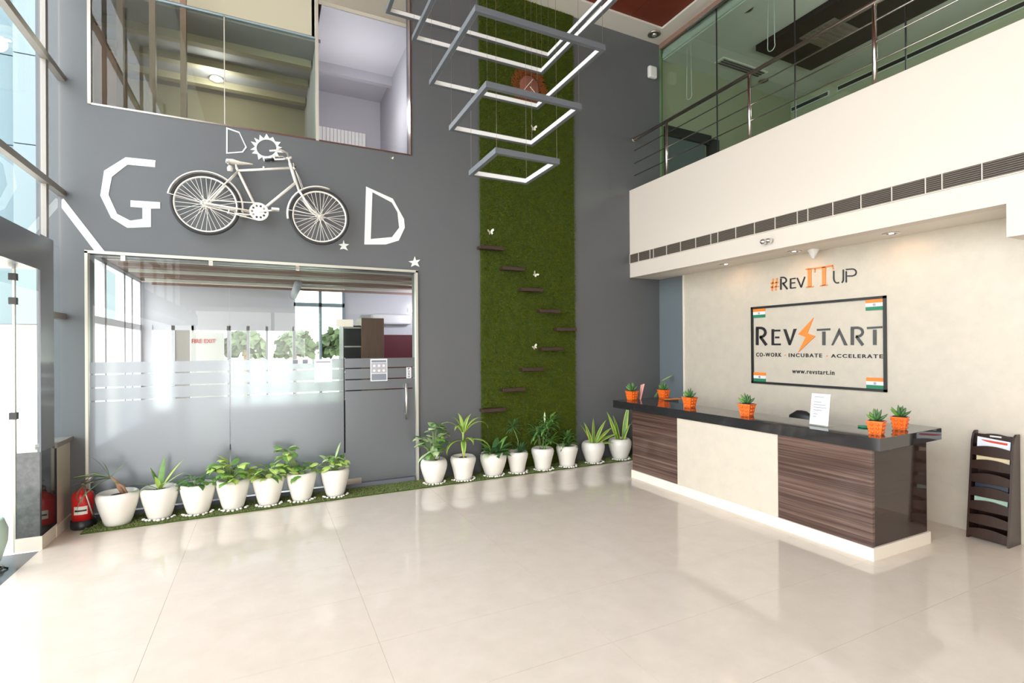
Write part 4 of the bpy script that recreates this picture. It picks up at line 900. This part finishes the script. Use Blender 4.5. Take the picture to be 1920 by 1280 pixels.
# ------------------------------------------------------------------ potted plants along the wall
def leaf(M_, base, az, el, L, W, droop=1.2, kind='lance', n=6, twist=0, variegated=False, fold=.25):
    p = Vector(base); prev = None; rows = []
    for i in range(n+1):
        t = i/n
        e = el-droop*t*t
        d = Vector((math.cos(az)*math.cos(e), math.sin(az)*math.cos(e), math.sin(e)))
        if i: p = p+d*(L/n)
        s = Vector((-math.sin(az), math.cos(az), 0)); s = (s*math.cos(twist)+d.cross(s)*math.sin(twist)).normalized(); nn = s.cross(d)
        if kind == 'heart': w_ = W*math.sin(PI*min(1, t*.93+.07))**.7*(1.15-.55*t)
        elif kind == 'strap': w_ = W*(.55+.45*math.sin(PI*min(1, t*1.1)))*(1-t**5)
        elif kind == 'sword': w_ = W*(.7+.3*math.sin(PI*t))*(1-t**3)
        else: w_ = W*math.sin(PI*(t*.97+.03))
        w_ = max(w_*.5, .0005)
        if variegated:
            rows += [p-s*w_+nn*fold*w_, p-s*w_*.6+nn*fold*w_*.6, p, p+s*w_*.6+nn*fold*w_*.6, p+s*w_+nn*fold*w_]
        else: rows += [p-s*w_+nn*fold*w_, p, p+s*w_+nn*fold*w_]
    c = 5 if variegated else 3
    b = len(M_.v); M_.v += [tuple(x) for x in rows]
    for i in range(n):
        for j in range(c-1):
            M_.f.append((b+i*c+j, b+i*c+j+1, b+(i+1)*c+j+1, b+(i+1)*c+j)); M_.mi.append(1 if (variegated and j in (0, 3)) else 0)
    return p
PROF_A = [(.0, .0), (.085, .0), (.098, .01), (.112, .05), (.130, .12), (.148, .19), (.160, .25), (.165, .29), (.158, .32), (.143, .333), (.130, .325), (.122, .30)]
PROF_B = [(.0, .0), (.098, .0), (.110, .012), (.128, .06), (.150, .12), (.168, .18), (.176, .23), (.172, .27), (.155, .30), (.138, .312), (.124, .308), (.116, .29)]
PROF_C = [(.0, .0), (.10, .0), (.112, .01), (.116, .05), (.128, .11), (.146, .18), (.160, .23), (.165, .265), (.155, .295), (.138, .308), (.126, .304), (.118, .285)]
def pot(x, y, label, prof, s=1, sx_=1, soil='soil'):
    t = thing('potted_plant', (x, y, .012), label, 'potted plant', 'white pots in a row on the turf strip')
    pr = [(r*s*sx_, z*s) for r, z in prof]
    MB().lathe(pr, (x, y, .012), 32).build('pot', 'pot_white', t, True)
    zt = pr[-1][1]+.012; MB().lathe([(pr[-1][0]+.004, -.02), (pr[-1][0]+.003, -.005), (0, .004)], (x, y, zt), 20).build('soil', soil, t)
    return t, zt
peb_me = None
def pebbles(x, y, rad, what, n=12, a0=190, a1=350, seed=0):
    global peb_me
    q = random.Random(seed)
    for i in range(n):
        a = R(a0+(a1-a0)*i/(n-1)+q.uniform(-3, 3)); r = rad+.012+q.uniform(0, .02)
        if peb_me is None:
            o = MB().ball((0, 0, 0), .02, .015, .012, 8).build('pebble', 'pebble', None, True); peb_me = o.data
        else:
            o = bpy.data.objects.new('pebble', peb_me); col.objects.link(o)
        k = q.uniform(.75, 1.1); o.scale = (k, k, k); o.rotation_euler = (0, 0, q.uniform(0, PI)); o.location = (x+r*math.cos(a), y+r*math.sin(a), .0235+.011*k-.0115+.002)
        tag(o, 'white pebble around the '+what, 'pebble', 'pebbles around the '+what)
def part_leaf(t, mt, *a, **k):
    M_ = MB(); leaf(M_, *a, **k)
    return M_.build('leaf', mt if isinstance(mt, (list, tuple)) else [mt], t, True)
def bushy(t, x, y, z, n, hgt, spread, L, W, mats, seed, kind='heart', stem='stem_green', clusters=None):
    q = random.Random(seed); S = MB()
    for i in range(n):
        if clusters: cx_, cy_, cz_, sp = clusters[i % len(clusters)]
        else: cx_, cy_, cz_, sp = 0, 0, 0, spread
        a = q.uniform(0, 2*PI); rr = sp*math.sqrt(q.random())*.8; h_ = hgt*q.uniform(.12, 1)*(1-.35*rr/max(spread, .01))
        b = Vector((x+cx_+rr*math.cos(a), min(y+cy_+rr*math.sin(a), 6.52), z+cz_+h_))
        S.tube([(x+.02*math.cos(a), y+.02*math.sin(a), z-.01), (x+cx_*.5+rr*.5*math.cos(a), min(y+cy_*.5+rr*.5*math.sin(a), 6.53), z+(cz_+h_)*.6), b], [.004, .003, .002], 5, caps=False)
        aa = a+q.uniform(-.7, .7)
        if b.y > 6.40 and math.sin(aa) > 0: aa = -aa
        part_leaf(t, mats[q.randrange(len(mats))], b, aa, q.uniform(-.1, .9), L*q.uniform(.7, 1.15), W*q.uniform(.75, 1.1), q.uniform(.6, 1.6), kind, 5, q.uniform(-.5, .5))
    S.build('stems', stem, t, True)
py = 6.34
# 1 leggy plant with arching leaves
t, z = pot(-1.345, 6.33, 'white pot nearest the fire extinguisher, holding a leggy plant with long arching leaves', PROF_A, .98, 1.12)
c = Vector((-1.30, 6.33, z)); S = MB()
S.tube([c, c+Vector((-.03, -.01, .07)), c+Vector((-.05, -.02, .13)), c+Vector((-.10, -.03, .19))], [.018, .022, .016, .009], 8).tube([c+Vector((.03, 0, 0)), c+Vector((.0, -.02, .08)), c+Vector((-.05, -.02, .12))], [.012, .014, .01], 6); S.build('stem', 'stem_brown', t, True)
hd_ = c+Vector((-.10, -.03, .18))
S = MB(); S.tube([hd_+Vector((.06, 0, -.06)), hd_, hd_+Vector((-.12, -.02, .06)), hd_+Vector((-.28, -.02, .04))], [.008, .007, .006, .004], 6).build('stems', 'stem_green', t, True)
for az, el, L, W, dr in ((PI*1.02, .35, .34, .05, .9), (PI*1.07, .1, .44, .055, 2.6), (PI*1.02, -.05, .33, .035, .2), (PI*.98, 1.15, .34, .022, .7), (.4, .9, .22, .02, .4), (PI*1.15, .5, .30, .05, 1.4), (PI*1.1, 1.4, .2, .03, .5), (PI*1.25, -.2, .45, .05, 1.5)):
    part_leaf(t, 'leaf_grey', hd_, az, el, L, W, dr, 'strap', 9, .3)
# 2 broad straps
t, z = pot(-1.00, 6.36, 'second white pot from the extinguisher, with upright broad strap leaves', PROF_A, .98, 1.05)
for az, el, L, W, dr in ((1.2, 1.4, .34, .055, .25), (.2, 1.05, .36, .05, .3), (-.3, .8, .30, .045, .5), (PI, .6, .30, .045, .9), (PI+.5, .3, .32, .05, .6), (-1.8, 1.2, .2, .045, .6), (-1.2, .8, .2, .045, .8), (2.4, 1.2, .26, .05, .4), (PI+.9, -.1, .18, .05, .4)):
    part_leaf(t, 'leaf_light' if az < .5 else 'leaf_mid', (-1.0, 6.36, z), az, el, L, W, dr, 'strap', 7, .2)
pebbles(-1.00, 6.36, .11, 'second pot from the extinguisher', 9, 200, 350, 1)
# 3 low
t, z = pot(-.66, 6.36, 'third white pot from the extinguisher, with a low dark green plant', PROF_A, .96, 1.05)
bushy(t, -.68, 6.32, z, 22, .14, .12, .13, .06, ['leaf_dark', 'leaf_mid'], 3, 'lance')
part_leaf(t, 'leaf_mid', (-.70, 6.32, z), PI, .5, .2, .05, .9, 'lance', 6)
pebbles(-.66, 6.36, .11, 'third pot from the extinguisher', 10, 190, 350, 2)
# 4..7 lush
t, z = pot(-.33, 6.36, 'fourth white pot from the extinguisher, with bushy heart-shaped light leaves', PROF_A, .98, 1.03)
bushy(t, -.35, 6.30, z, 52, .27, .20, .14, .10, ['leaf_light', 'leaf_mid', 'leaf_light'], 4)
pebbles(-.33, 6.36, .11, 'fourth pot from the extinguisher', 9, 190, 350, 3)
t, z = pot(.02, 6.35, 'fifth white pot from the extinguisher, with drooping lime green leaves', PROF_A, .98, 1.02)
bushy(t, .02, 6.30, z, 42, .18, .15, .15, .07, ['leaf_light', 'leaf_light', 'leaf_mid'], 5, 'lance')
pebbles(.02, 6.35, .11, 'fifth pot from the extinguisher', 11, 190, 355, 4)
t, z = pot(.365, 6.355, 'sixth white pot from the extinguisher, with a tall shoot left and a low clump right', PROF_A, .98, 1.0)
bushy(t, .34, 6.30, z, 54, .14, .14, .135, .075, ['leaf_light', 'leaf_mid'], 6, 'lance', clusters=[(-.13, 0, .20, .08), (.05, 0, .0, .12), (-.10, 0, .05, .06)])
pebbles(.365, 6.355, .11, 'sixth pot from the extinguisher', 9, 190, 350, 5)
t, z = pot(.735, 6.36, 'white pot left of the glass door, with one pale leaf standing above its clump', PROF_A, .98, 1.0)
bushy(t, .715, 6.31, z, 44, .22, .14, .13, .08, ['leaf_light', 'leaf_mid', 'leaf_pale'], 7)
part_leaf(t, 'leaf_pale', (.73, 6.33, z+.16), .3, 1.3, .19, .06, .3, 'heart')
pebbles(.735, 6.36, .11, 'white pot left of the glass door', 10, 190, 350, 6)
# 8 tall broad
t, z = pot(1.955, 6.38, 'white pot beside the door jamb, with a tall round-leaved plant', PROF_B, 1.0, .98)
S = MB(); S.tube([(1.96, 6.38, z-.01), (1.95, 6.37, z+.2), (1.93, 6.36, z+.42)], [.012, .009, .005], 6).tube([(2.02, 6.38, z-.01), (2.05, 6.37, z+.15), (2.06, 6.36, z+.30)], [.006, .005, .003], 6).build('stem', 'stem_green', t, True)
bushy(t, 1.92, 6.31, z, 48, .12, .16, .15, .11, ['leaf_pale', 'leaf_mid', 'leaf_pale', 'leaf_dark'], 8, clusters=[(-.02, 0, .27, .15), (-.03, 0, .18, .14), (.03, 0, .38, .05), (.0, 0, .08, .09)])
for i in range(7): part_leaf(t, 'leaf_light', (2.06, 6.34, z+.24+.02*i), i*1.1, .2, .13, .05, 1.2, 'lance', 5)
part_leaf(t, 'leaf_pale', (1.85, 6.30, z+.12), PI*1.1, -.3, .2, .06, .9, 'heart'); part_leaf(t, 'leaf_pale', (1.93, 6.30, z+.2), -1.8, -.6, .16, .10, .5, 'heart')
pebbles(1.955, 6.38, .12, 'white pot beside the door jamb', 12, 185, 355, 7)
# 9 dracaena
t, z = pot(2.35, 6.36, 'white pot with an orange-stemmed plant and long drooping yellow-green leaves', PROF_C, 1.02, 1.02)
S = MB(); S.tube([(2.35, 6.36, z-.01), (2.35, 6.36, z+.14)], .011, 8).build('stem', 'stem_orange', t, True)
MB().tube([(2.35, 6.36, z+.09), (2.355, 6.35, z+.22)], [.022, .016], 8).build('stump', 'stem_orange', t, True)
for az, el, L, W, dr in ((PI, 1.0, .52, .05, 2.6), (PI+.4, .3, .42, .07, 2.2), (-1.9, .2, .42, .07, 2.0), (-.6, .35, .52, .06, 2.2), (0, .9, .48, .055, 2.2), (.3, 1.4, .30, .06, .9), (1.7, 1.5, .32, .055, 1.2), (2.3, 1.4, .30, .06, 1.4), (-.1, 1.15, .38, .06, 1.5), (-1.3, .7, .30, .06, 2.2), (-2.4, 1.1, .32, .06, 2.2)):
    part_leaf(t, ['leaf_mid', 'leaf_yellow'] if W > .055 else 'leaf_light', (2.35, 6.35, z+.22+(.1 if el > .8 else 0)), az, el, L, W, dr, 'strap', 9, .1, variegated=(W > .055))
MB().tube([(2.35, 6.35, z+.20), (2.35, 6.35, z+.36)], [.014, .012], 8).build('crown', 'leaf_light', t, True)
pebbles(2.35, 6.36, .125, 'pot of the orange-stemmed plant', 13, 185, 365, 8)
# 10 broad dark
t, z = pot(2.80, 6.385, 'wide white pot with broad dark green leaves at the foot of the grass strip', PROF_B, 1.02, 1.02)
for i in range(20):
    az = i*2.4; el = 1.25-.055*i; part_leaf(t, 'leaf_dark' if i % 4 else 'leaf_mid', (2.80+.03*math.cos(az), 6.36+.03*math.sin(az)-.01, z), az if not (math.sin(az) > .3 and i > 6) else -az, el, .30-.004*i, .11, .8, 'heart', 6, .2)
part_leaf(t, 'leaf_pale', (2.74, 6.30, z+.0), PI*1.15, .5, .2, .08, 1.7, 'heart')
pebbles(2.80, 6.385, .125, 'pot of broad dark leaves under the grass strip', 13, 185, 355, 9)
# 11 slim stem with tuft
def tuft(t, x, y, z, n, L, W, mt, q, el0=1.3, el1=-.2, dr=.6):
    for i in range(n):
        az = i*2.4+q.uniform(-.2, .2); el = el0+(el1-el0)*i/n
        if math.sin(az) > 0 and y+L*math.cos(el) > 6.58: az = -az if i % 2 else az
        LL = L*q.uniform(.8, 1.1)
        if math.sin(az) > 0: LL = min(LL, (6.56-y)/max(.05, math.sin(az)*max(.1, math.cos(el-dr*.5)))) if math.cos(el) > .1 else LL
        part_leaf(t, mt, (x, y, z), az, el, max(.05, LL), W, dr, 'lance', 5)
q_ = random.Random(11)
t, z = pot(3.16, 6.37, 'white pot with a bent thin stem carrying a feathery tuft', PROF_C, .97, .94)
S = MB(); S.tube([(3.17, 6.37, z-.01), (3.175, 6.37, z+.16), (3.13, 6.36, z+.27), (3.08, 6.35, z+.36)], [.007, .006, .005, .004], 6).build('stem', 'stem_green', t, True)
tuft(t, 3.08, 6.34, z+.36, 26, .19, .022, 'leaf_dark', q_, 1.3, -.4, .9); tuft(t, 3.2, 6.35, z, 26, .19, .026, 'leaf_dark', q_, 1.4, .3, .7)
pebbles(3.16, 6.37, .115, 'pot of the bent feathery stem', 12, 185, 355, 10)
# 12 tall narrow-leaf
t, z = pot(3.565, 6.37, 'white pot of reddish soil with a tall bushy narrow-leaved plant', PROF_C, 1.0, 1.0, 'red_soil')
S = MB(); 
for k in range(7): a = k*.9; S.tube([(3.56+.04*math.cos(a), 6.36+.04*math.sin(a), z-.01), (3.55+.07*math.cos(a), 6.35+.05*math.sin(a), z+.2), (3.56+.12*math.cos(a), 6.33+.07*math.sin(a), z+.34)], .004, 5)
S.build('stems', 'stem_green', t, True)
for k in range(9): tuft(t, 3.56+.11*math.cos(k*.8), 6.32+.06*math.sin(k*.8), z+.10+.038*k, 14, .21, .032, 'leaf_dark' if k % 2 else 'leaf_mid', q_, 1.2, -.3, 1.1)
part_leaf(t, 'leaf_pale', (3.58, 6.33, z+.38), 1, 1.4, .16, .03, .2, 'lance')
pebbles(3.565, 6.37, .12, 'pot of the tall narrow-leaved plant', 13, 185, 355, 11)
# 13
t, z = pot(3.975, 6.37, 'white pot with a small narrow-leaved tuft at the right edge of the grass strip', PROF_C, 1.0, .98)
for k in range(4): tuft(t, 3.97, 6.35, z+.05*k, 13, .23-.025*k, .032, 'leaf_mid' if k % 2 else 'leaf_dark', q_, 1.35, .1, 1.1)
part_leaf(t, 'leaf_dark', (3.99, 6.35, z), 0, 1.0, .42, .015, .5, 'lance')
MB().tube([(3.97, 6.36, z-.01), (3.97, 6.35, z+.22)], .005, 6).build('stem', 'stem_green', t, True)
pebbles(3.975, 6.37, .12, 'pot at the right edge of the grass strip', 12, 190, 358, 12)
# 14, 15 snake plants
t, z = pot(4.455, 6.395, 'round white pot with a spreading yellow-edged snake plant', PROF_B, 1.0, 1.0)
for az, el, L, dx in ((PI, 1.35, .36, -.05), (PI*.8, 1.15, .35, -.03), (1, 1.5, .38, 0), (.2, 1.05, .42, .02), (0, .75, .38, .04), (-.3, .5, .38, .05), (PI+.6, 1.2, .26, -.05), (-.8, .9, .26, .03), (.3, .55, .36, .05), (-.5, .1, .24, .08)):
    part_leaf(t, ['leaf_mid', 'leaf_yellow'], (4.45+dx, 6.37, z), az, el, L, .055, .35, 'sword', 7, .5, variegated=True)
pebbles(4.455, 6.395, .125, 'pot of the spreading snake plant', 13, 190, 358, 13)
t, z = pot(4.96, 6.40, 'round white pot with a tall yellow-edged snake plant beside the counter end', PROF_B, 1.02, 1.0)
for az, el, L, dx, W in ((PI, 1.25, .50, -.07, .06), (PI*.9, 1.4, .40, -.03, .065), (0, 1.45, .60, .05, .085), (.3, 1.35, .46, .07, .05), (PI+.5, .9, .22, -.06, .05), (-.5, 1.2, .28, .03, .06)):
    part_leaf(t, ['leaf_mid', 'leaf_yellow'], (4.96+dx, 6.37, z), az, el, L, W, .2, 'sword', 7, .6, variegated=True)
pebbles(4.96, 6.40, .125, 'pot of the tall snake plant beside the counter', 12, 190, 350, 14)
# 16 behind the counter end
t, z = pot(5.40, 6.38, 'speckled pale-leaved plant half hidden behind the far counter end', PROF_C, 1.0, .98)
q_ = random.Random(16)
for i in range(20):
    az = PI+q_.uniform(-1.0, 1.0); part_leaf(t, ['leaf_grey', 'flag_white'] if i % 2 else 'leaf_grey', (5.34, 6.33, z+q_.uniform(0, .42)), az if math.sin(az) < .3 else -az, q_.uniform(.2, 1.0), q_.uniform(.15, .26), .06, 1.4, 'heart', 6, .3, variegated=(i % 2 == 1))
S = MB()
for az, el, L in ((-.1, 1.48, .95), (-.3, 1.3, .60), (-.2, 1.4, .65), (-.6, 1.2, .55)):
    part_leaf(t, 'leaf_mid', (5.44, 6.36, z+.0), az, el, L, .03, .8, 'strap', 9, .3)
part_leaf(t, 'leaf_light', (5.72, 6.30, 1.20), -.1, .5, .24, .06, .3, 'lance', 7); S.tube([(5.42, 6.36, z), (5.62, 6.33, .9), (5.72, 6.30, 1.20)], .004, 5).build('stems', 'stem_green', t, True)

# ------------------------------------------------------------------ fire extinguisher
fe = thing('fire_extinguisher', (-1.64, 6.40, 0), 'red fire extinguisher on the floor in the corner by the low wall', 'fire extinguisher')
c = (-1.64, 6.40, 0)
MB().lathe([(.0, 0), (.093, 0), (.097, .01), (.097, .085), (.09, .088)], c, 28).build('base', 'black', fe, True)
MB().lathe([(.088, .085), (.088, .31), (.08, .345), (.05, .37), (.022, .385), (.022, .40)], c, 28).build('cylinder', 'ext_red', fe, True)
M_ = MB(); N = 10
vs = [(c[0]+.0892*math.cos(R(235+i*8)), c[1]+.0892*math.sin(R(235+i*8)), z_) for z_ in (.15, .23) for i in range(N)]
M_.add(vs, [(i, i+1, N+i+1, N+i) for i in range(N-1)]).build('label_band', 'ext_label', fe)
vs = [(c[0]+.0898*math.cos(R(240+i*7)), c[1]+.0898*math.sin(R(240+i*7)), z_) for z_ in (.18, .197) for i in range(N)]
MB().add(vs, [(i, i+1, N+i+1, N+i) for i in range(N-1)]).build('label_print', 'black', fe)
M_ = MB(); M_.tube([(c[0], c[1], .395), (c[0], c[1], .44)], .016, 10).tube([(c[0]-.01, c[1], .44), (c[0]+.09, c[1]-.02, .50)], .008, 6).tube([(c[0]-.01, c[1], .43), (c[0]+.09, c[1]-.02, .445)], .008, 6)
M_.build('valve', 'dark_steel', fe, True)
MB().tube([(c[0], c[1]-.015, .42), (c[0]+.03, c[1]-.08, .40), (c[0]+.06, c[1]-.10, .30), (c[0]+.09, c[1]-.08, .16), (c[0]+.10, c[1]-.06, .08)], .009, 8).build('hose', 'dark_steel', fe, True)

# ------------------------------------------------------------------ notices on the glass
def notice(name, x0, x1, z0, z1, lb, cat='notice'):
    t = thing(name, ((x0+x1)/2, D-.006, (z0+z1)/2), lb, cat); MB().box(x0, x1, D-.007, D-.0035, z0, z1).build('sheet', 'paper', t); return t
t = notice('notice', 1.198, 1.412, 1.338, 1.622, 'printed sheet with six round pictures taped to the glass door')
MB().box(1.212, 1.398, D-.009, D-.007, 1.578, 1.605).build('title_block', 'print_grey', t); MB().box(1.212, 1.398, D-.009, D-.007, 1.35, 1.43).build('print_block', 'print_grey', t)
MB().box(1.208, 1.402, D-.0085, D-.007, 1.44, 1.572).build('picture_field', 'lavender', t)
for i in range(3):
    for j in range(2): MB().lathe([(.017, 0), (.017, .003), (0, .003)], (1.245+i*.06, D-.0085, 1.472+j*.062), 12, ax=(0, -1, 0)).build('picture', 'paper', t)
t = notice('push_sign', 1.66, 1.724, 1.362, 1.506, 'small white vertical PUSH sign above the door handle', 'sign')
for i, ch in enumerate('PUSH'):
    fixn(text_mb(ch, (1.680, 1.704, 1.473-i*.034, 1.499-i*.034), .002, lambda u, v, w_: (u, D-.007-w_, v), .02).build('letter', 'sign_black', t))
t = notice('notice', .53, .735, 1.348, 1.63, 'plain white sheet taped to the fixed glass beside the door')
MB().box(.55, .715, D-.0085, D-.007, 1.59, 1.60).build('print_line', 'print_grey', t)
t = notice('notice', .215, .51, 1.575, 1.632, 'low wide paper strip taped at the top of the frosting')
for i in range(2): MB().box(.29+i*.11, .345+i*.11, D-.0085, D-.007, 1.58, 1.625).build('print_block', 'print_grey', t)
tag(MB().box(.985, 1.23, D-.03, D-.0, .03, .075).build('door_stop_plate', 'dark_steel'), 'low dark metal plate at the foot of the glass door beside the turf', 'plate') if False else None

# ------------------------------------------------------------------ magazine rack
rk = thing('magazine_rack', (5.80, 2.20, 0), 'tall dark wooden magazine rack with curved tiers against the beige wall', 'magazine rack', rotz=0)
wv = 2.36, 2.07   # left and right sides in y
H_ = .96
def xf(z): return 5.735+.115*z/H_     # front edge leans back
for s, y in enumerate(wv):
    prof = [(5.935, 0), (xf(0), 0), (xf(.5), .5), (xf(.88), .88), (xf(.94)+.02, .94), (xf(.96)+.05, H_), (5.935, H_)]
    n = len(prof); t0 = y-.008; t1 = y+.008; dx = .0 if s == 0 else -.02
    fixn(MB().add([(a+dx*(a < 5.93), t0, b) for a, b in prof]+[(a+dx*(a < 5.93), t1, b) for a, b in prof], [tuple(range(n)), tuple(range(n, 2*n))[::-1]]+[(i, n+i, n+(i+1) % n, (i+1) % n) for i in range(n)]).build('side_panel', 'rack_wood', rk))
MB().box(5.925, 5.935, wv[1], wv[0], .0, .93).build('back_panel', 'rack_wood', rk)
def tier(z0, h, sag, x, mt='rack_wood', name='pocket_front', y0=wv[1]+.008, y1=wv[0]-.008, th=.008, crown=.0):
    n = 8; top = []
    for i in range(n+1):
        u = i/n; y = y1+(y0-y1)*u; top.append((y, z0+h+sag*(math.sin(PI*u))))
    M_ = MB(); vs = []
    for xx in (x, x+th): vs += [(xx+.02*(z_-z0), y, z_) for y, z_ in top]+[(xx, y, z0) for y, _ in top]
    k = n+1; fs = []
    for i in range(n): fs += [(i, i+1, k+i+1, k+i), (2*k+i, 3*k+i, 3*k+i+1, 2*k+i+1), (i, 2*k+i, 2*k+i+1, i+1)]
    return fixn(M_.add(vs, fs).build(name, mt, rk))
for i in range(7):
    z0 = .02+i*.121; tier(z0, .070, .022, xf(z0)+.004)
    MB().box(xf(z0)+.01, 5.925, wv[1]+.008, wv[0]-.008, z0-.004, z0+.004).build('shelf', 'rack_wood', rk)
    MB().box(xf(z0)+.10 if xf(z0)+.10 < 5.92 else 5.91, 5.925, wv[1]+.008, wv[0]-.008, z0, z0+.12).build('divider', 'rack_wood', rk) if False else None
tier(.84, .075, .03, 5.895); MB().box(5.886, 5.897, 2.17, 2.25, .915, .928).build('plate', 'paper', rk)
def mag(z0, h, mt, lb, k, y0=2.10, y1=2.33, strip=None):
    x = xf(z0)+.022; t = thing('magazine', (x, 2.2, z0), lb, 'magazine', 'magazines in the rack')
    M_ = MB(); M_.hexa([(x, y0, z0), (x, y1, z0), (x+.02, y1, z0+h+.01), (x+.02, y0, z0+h-.01)], [(x+.006, y0, z0), (x+.006, y1, z0), (x+.026, y1, z0+h+.01), (x+.026, y0, z0+h-.01)]); fixn(M_.build('cover', mt, t))
    if strip: fixn(MB().hexa([(x+.0155, y0+.02, z0+h-.042), (x+.0155, y1-.03, z0+h-.03), (x+.0175, y1-.03, z0+h-.012), (x+.0175, y0+.02, z0+h-.022)], [(x+.018, y0+.02, z0+h-.042), (x+.018, y1-.03, z0+h-.03), (x+.022, y1-.03, z0+h-.012), (x+.022, y0+.02, z0+h-.022)]).build('title_strip', strip, t))
    return t
mag(.75, .150, 'mag_white', 'white booklet with a red top edge in the highest rack pocket', 0, strip='mag_red')
mag(.63, .145, 'mag_cream', 'cream booklet in the second highest rack pocket', 1)
mag(.388, .175, 'mag_dark', 'dark glossy magazine with pale strip in the middle rack pocket', 2, strip='mag_white')
mag(.266, .16, 'mag_green', 'pale green and white magazine in the fourth rack pocket', 3, strip='mag_white')

# ------------------------------------------------------------------ outside by the entrance
t = thing('outdoor_planter', (-2.12, 5.62, 0), 'pale green rounded planter outside by the entrance at the left frame edge', 'planter')
MB().lathe([(0, 0), (.09, 0), (.12, .05), (.16, .2), (.165, .30), (.14, .38), (.12, .40), (.11, .36)], (-2.03, 5.42, 0.03), 24).build('pot', 'planter_green', t, True)
MB().lathe([(.11, .0), (0, .01)], (-2.03, 5.42, .39), 16).build('soil', 'soil', t)
t = thing('planter_stand', (-2.05, 5.5, 0), 'low dark metal stand under the pale green planter outside', 'stand')
for k in range(4): a = k*PI/2+.4; MB().tube([(-2.03+.1*math.cos(a), 5.42+.1*math.sin(a), .03), (-2.03+.16*math.cos(a), 5.42+.16*math.sin(a), .0)], .008, 6).build('leg', 'black', t)
MB().tube([(-2.03+.13*math.cos(q*PI/8), 5.42+.13*math.sin(q*PI/8), .022) for q in range(16)], .008, 6, closed=True).build('ring', 'black', t)
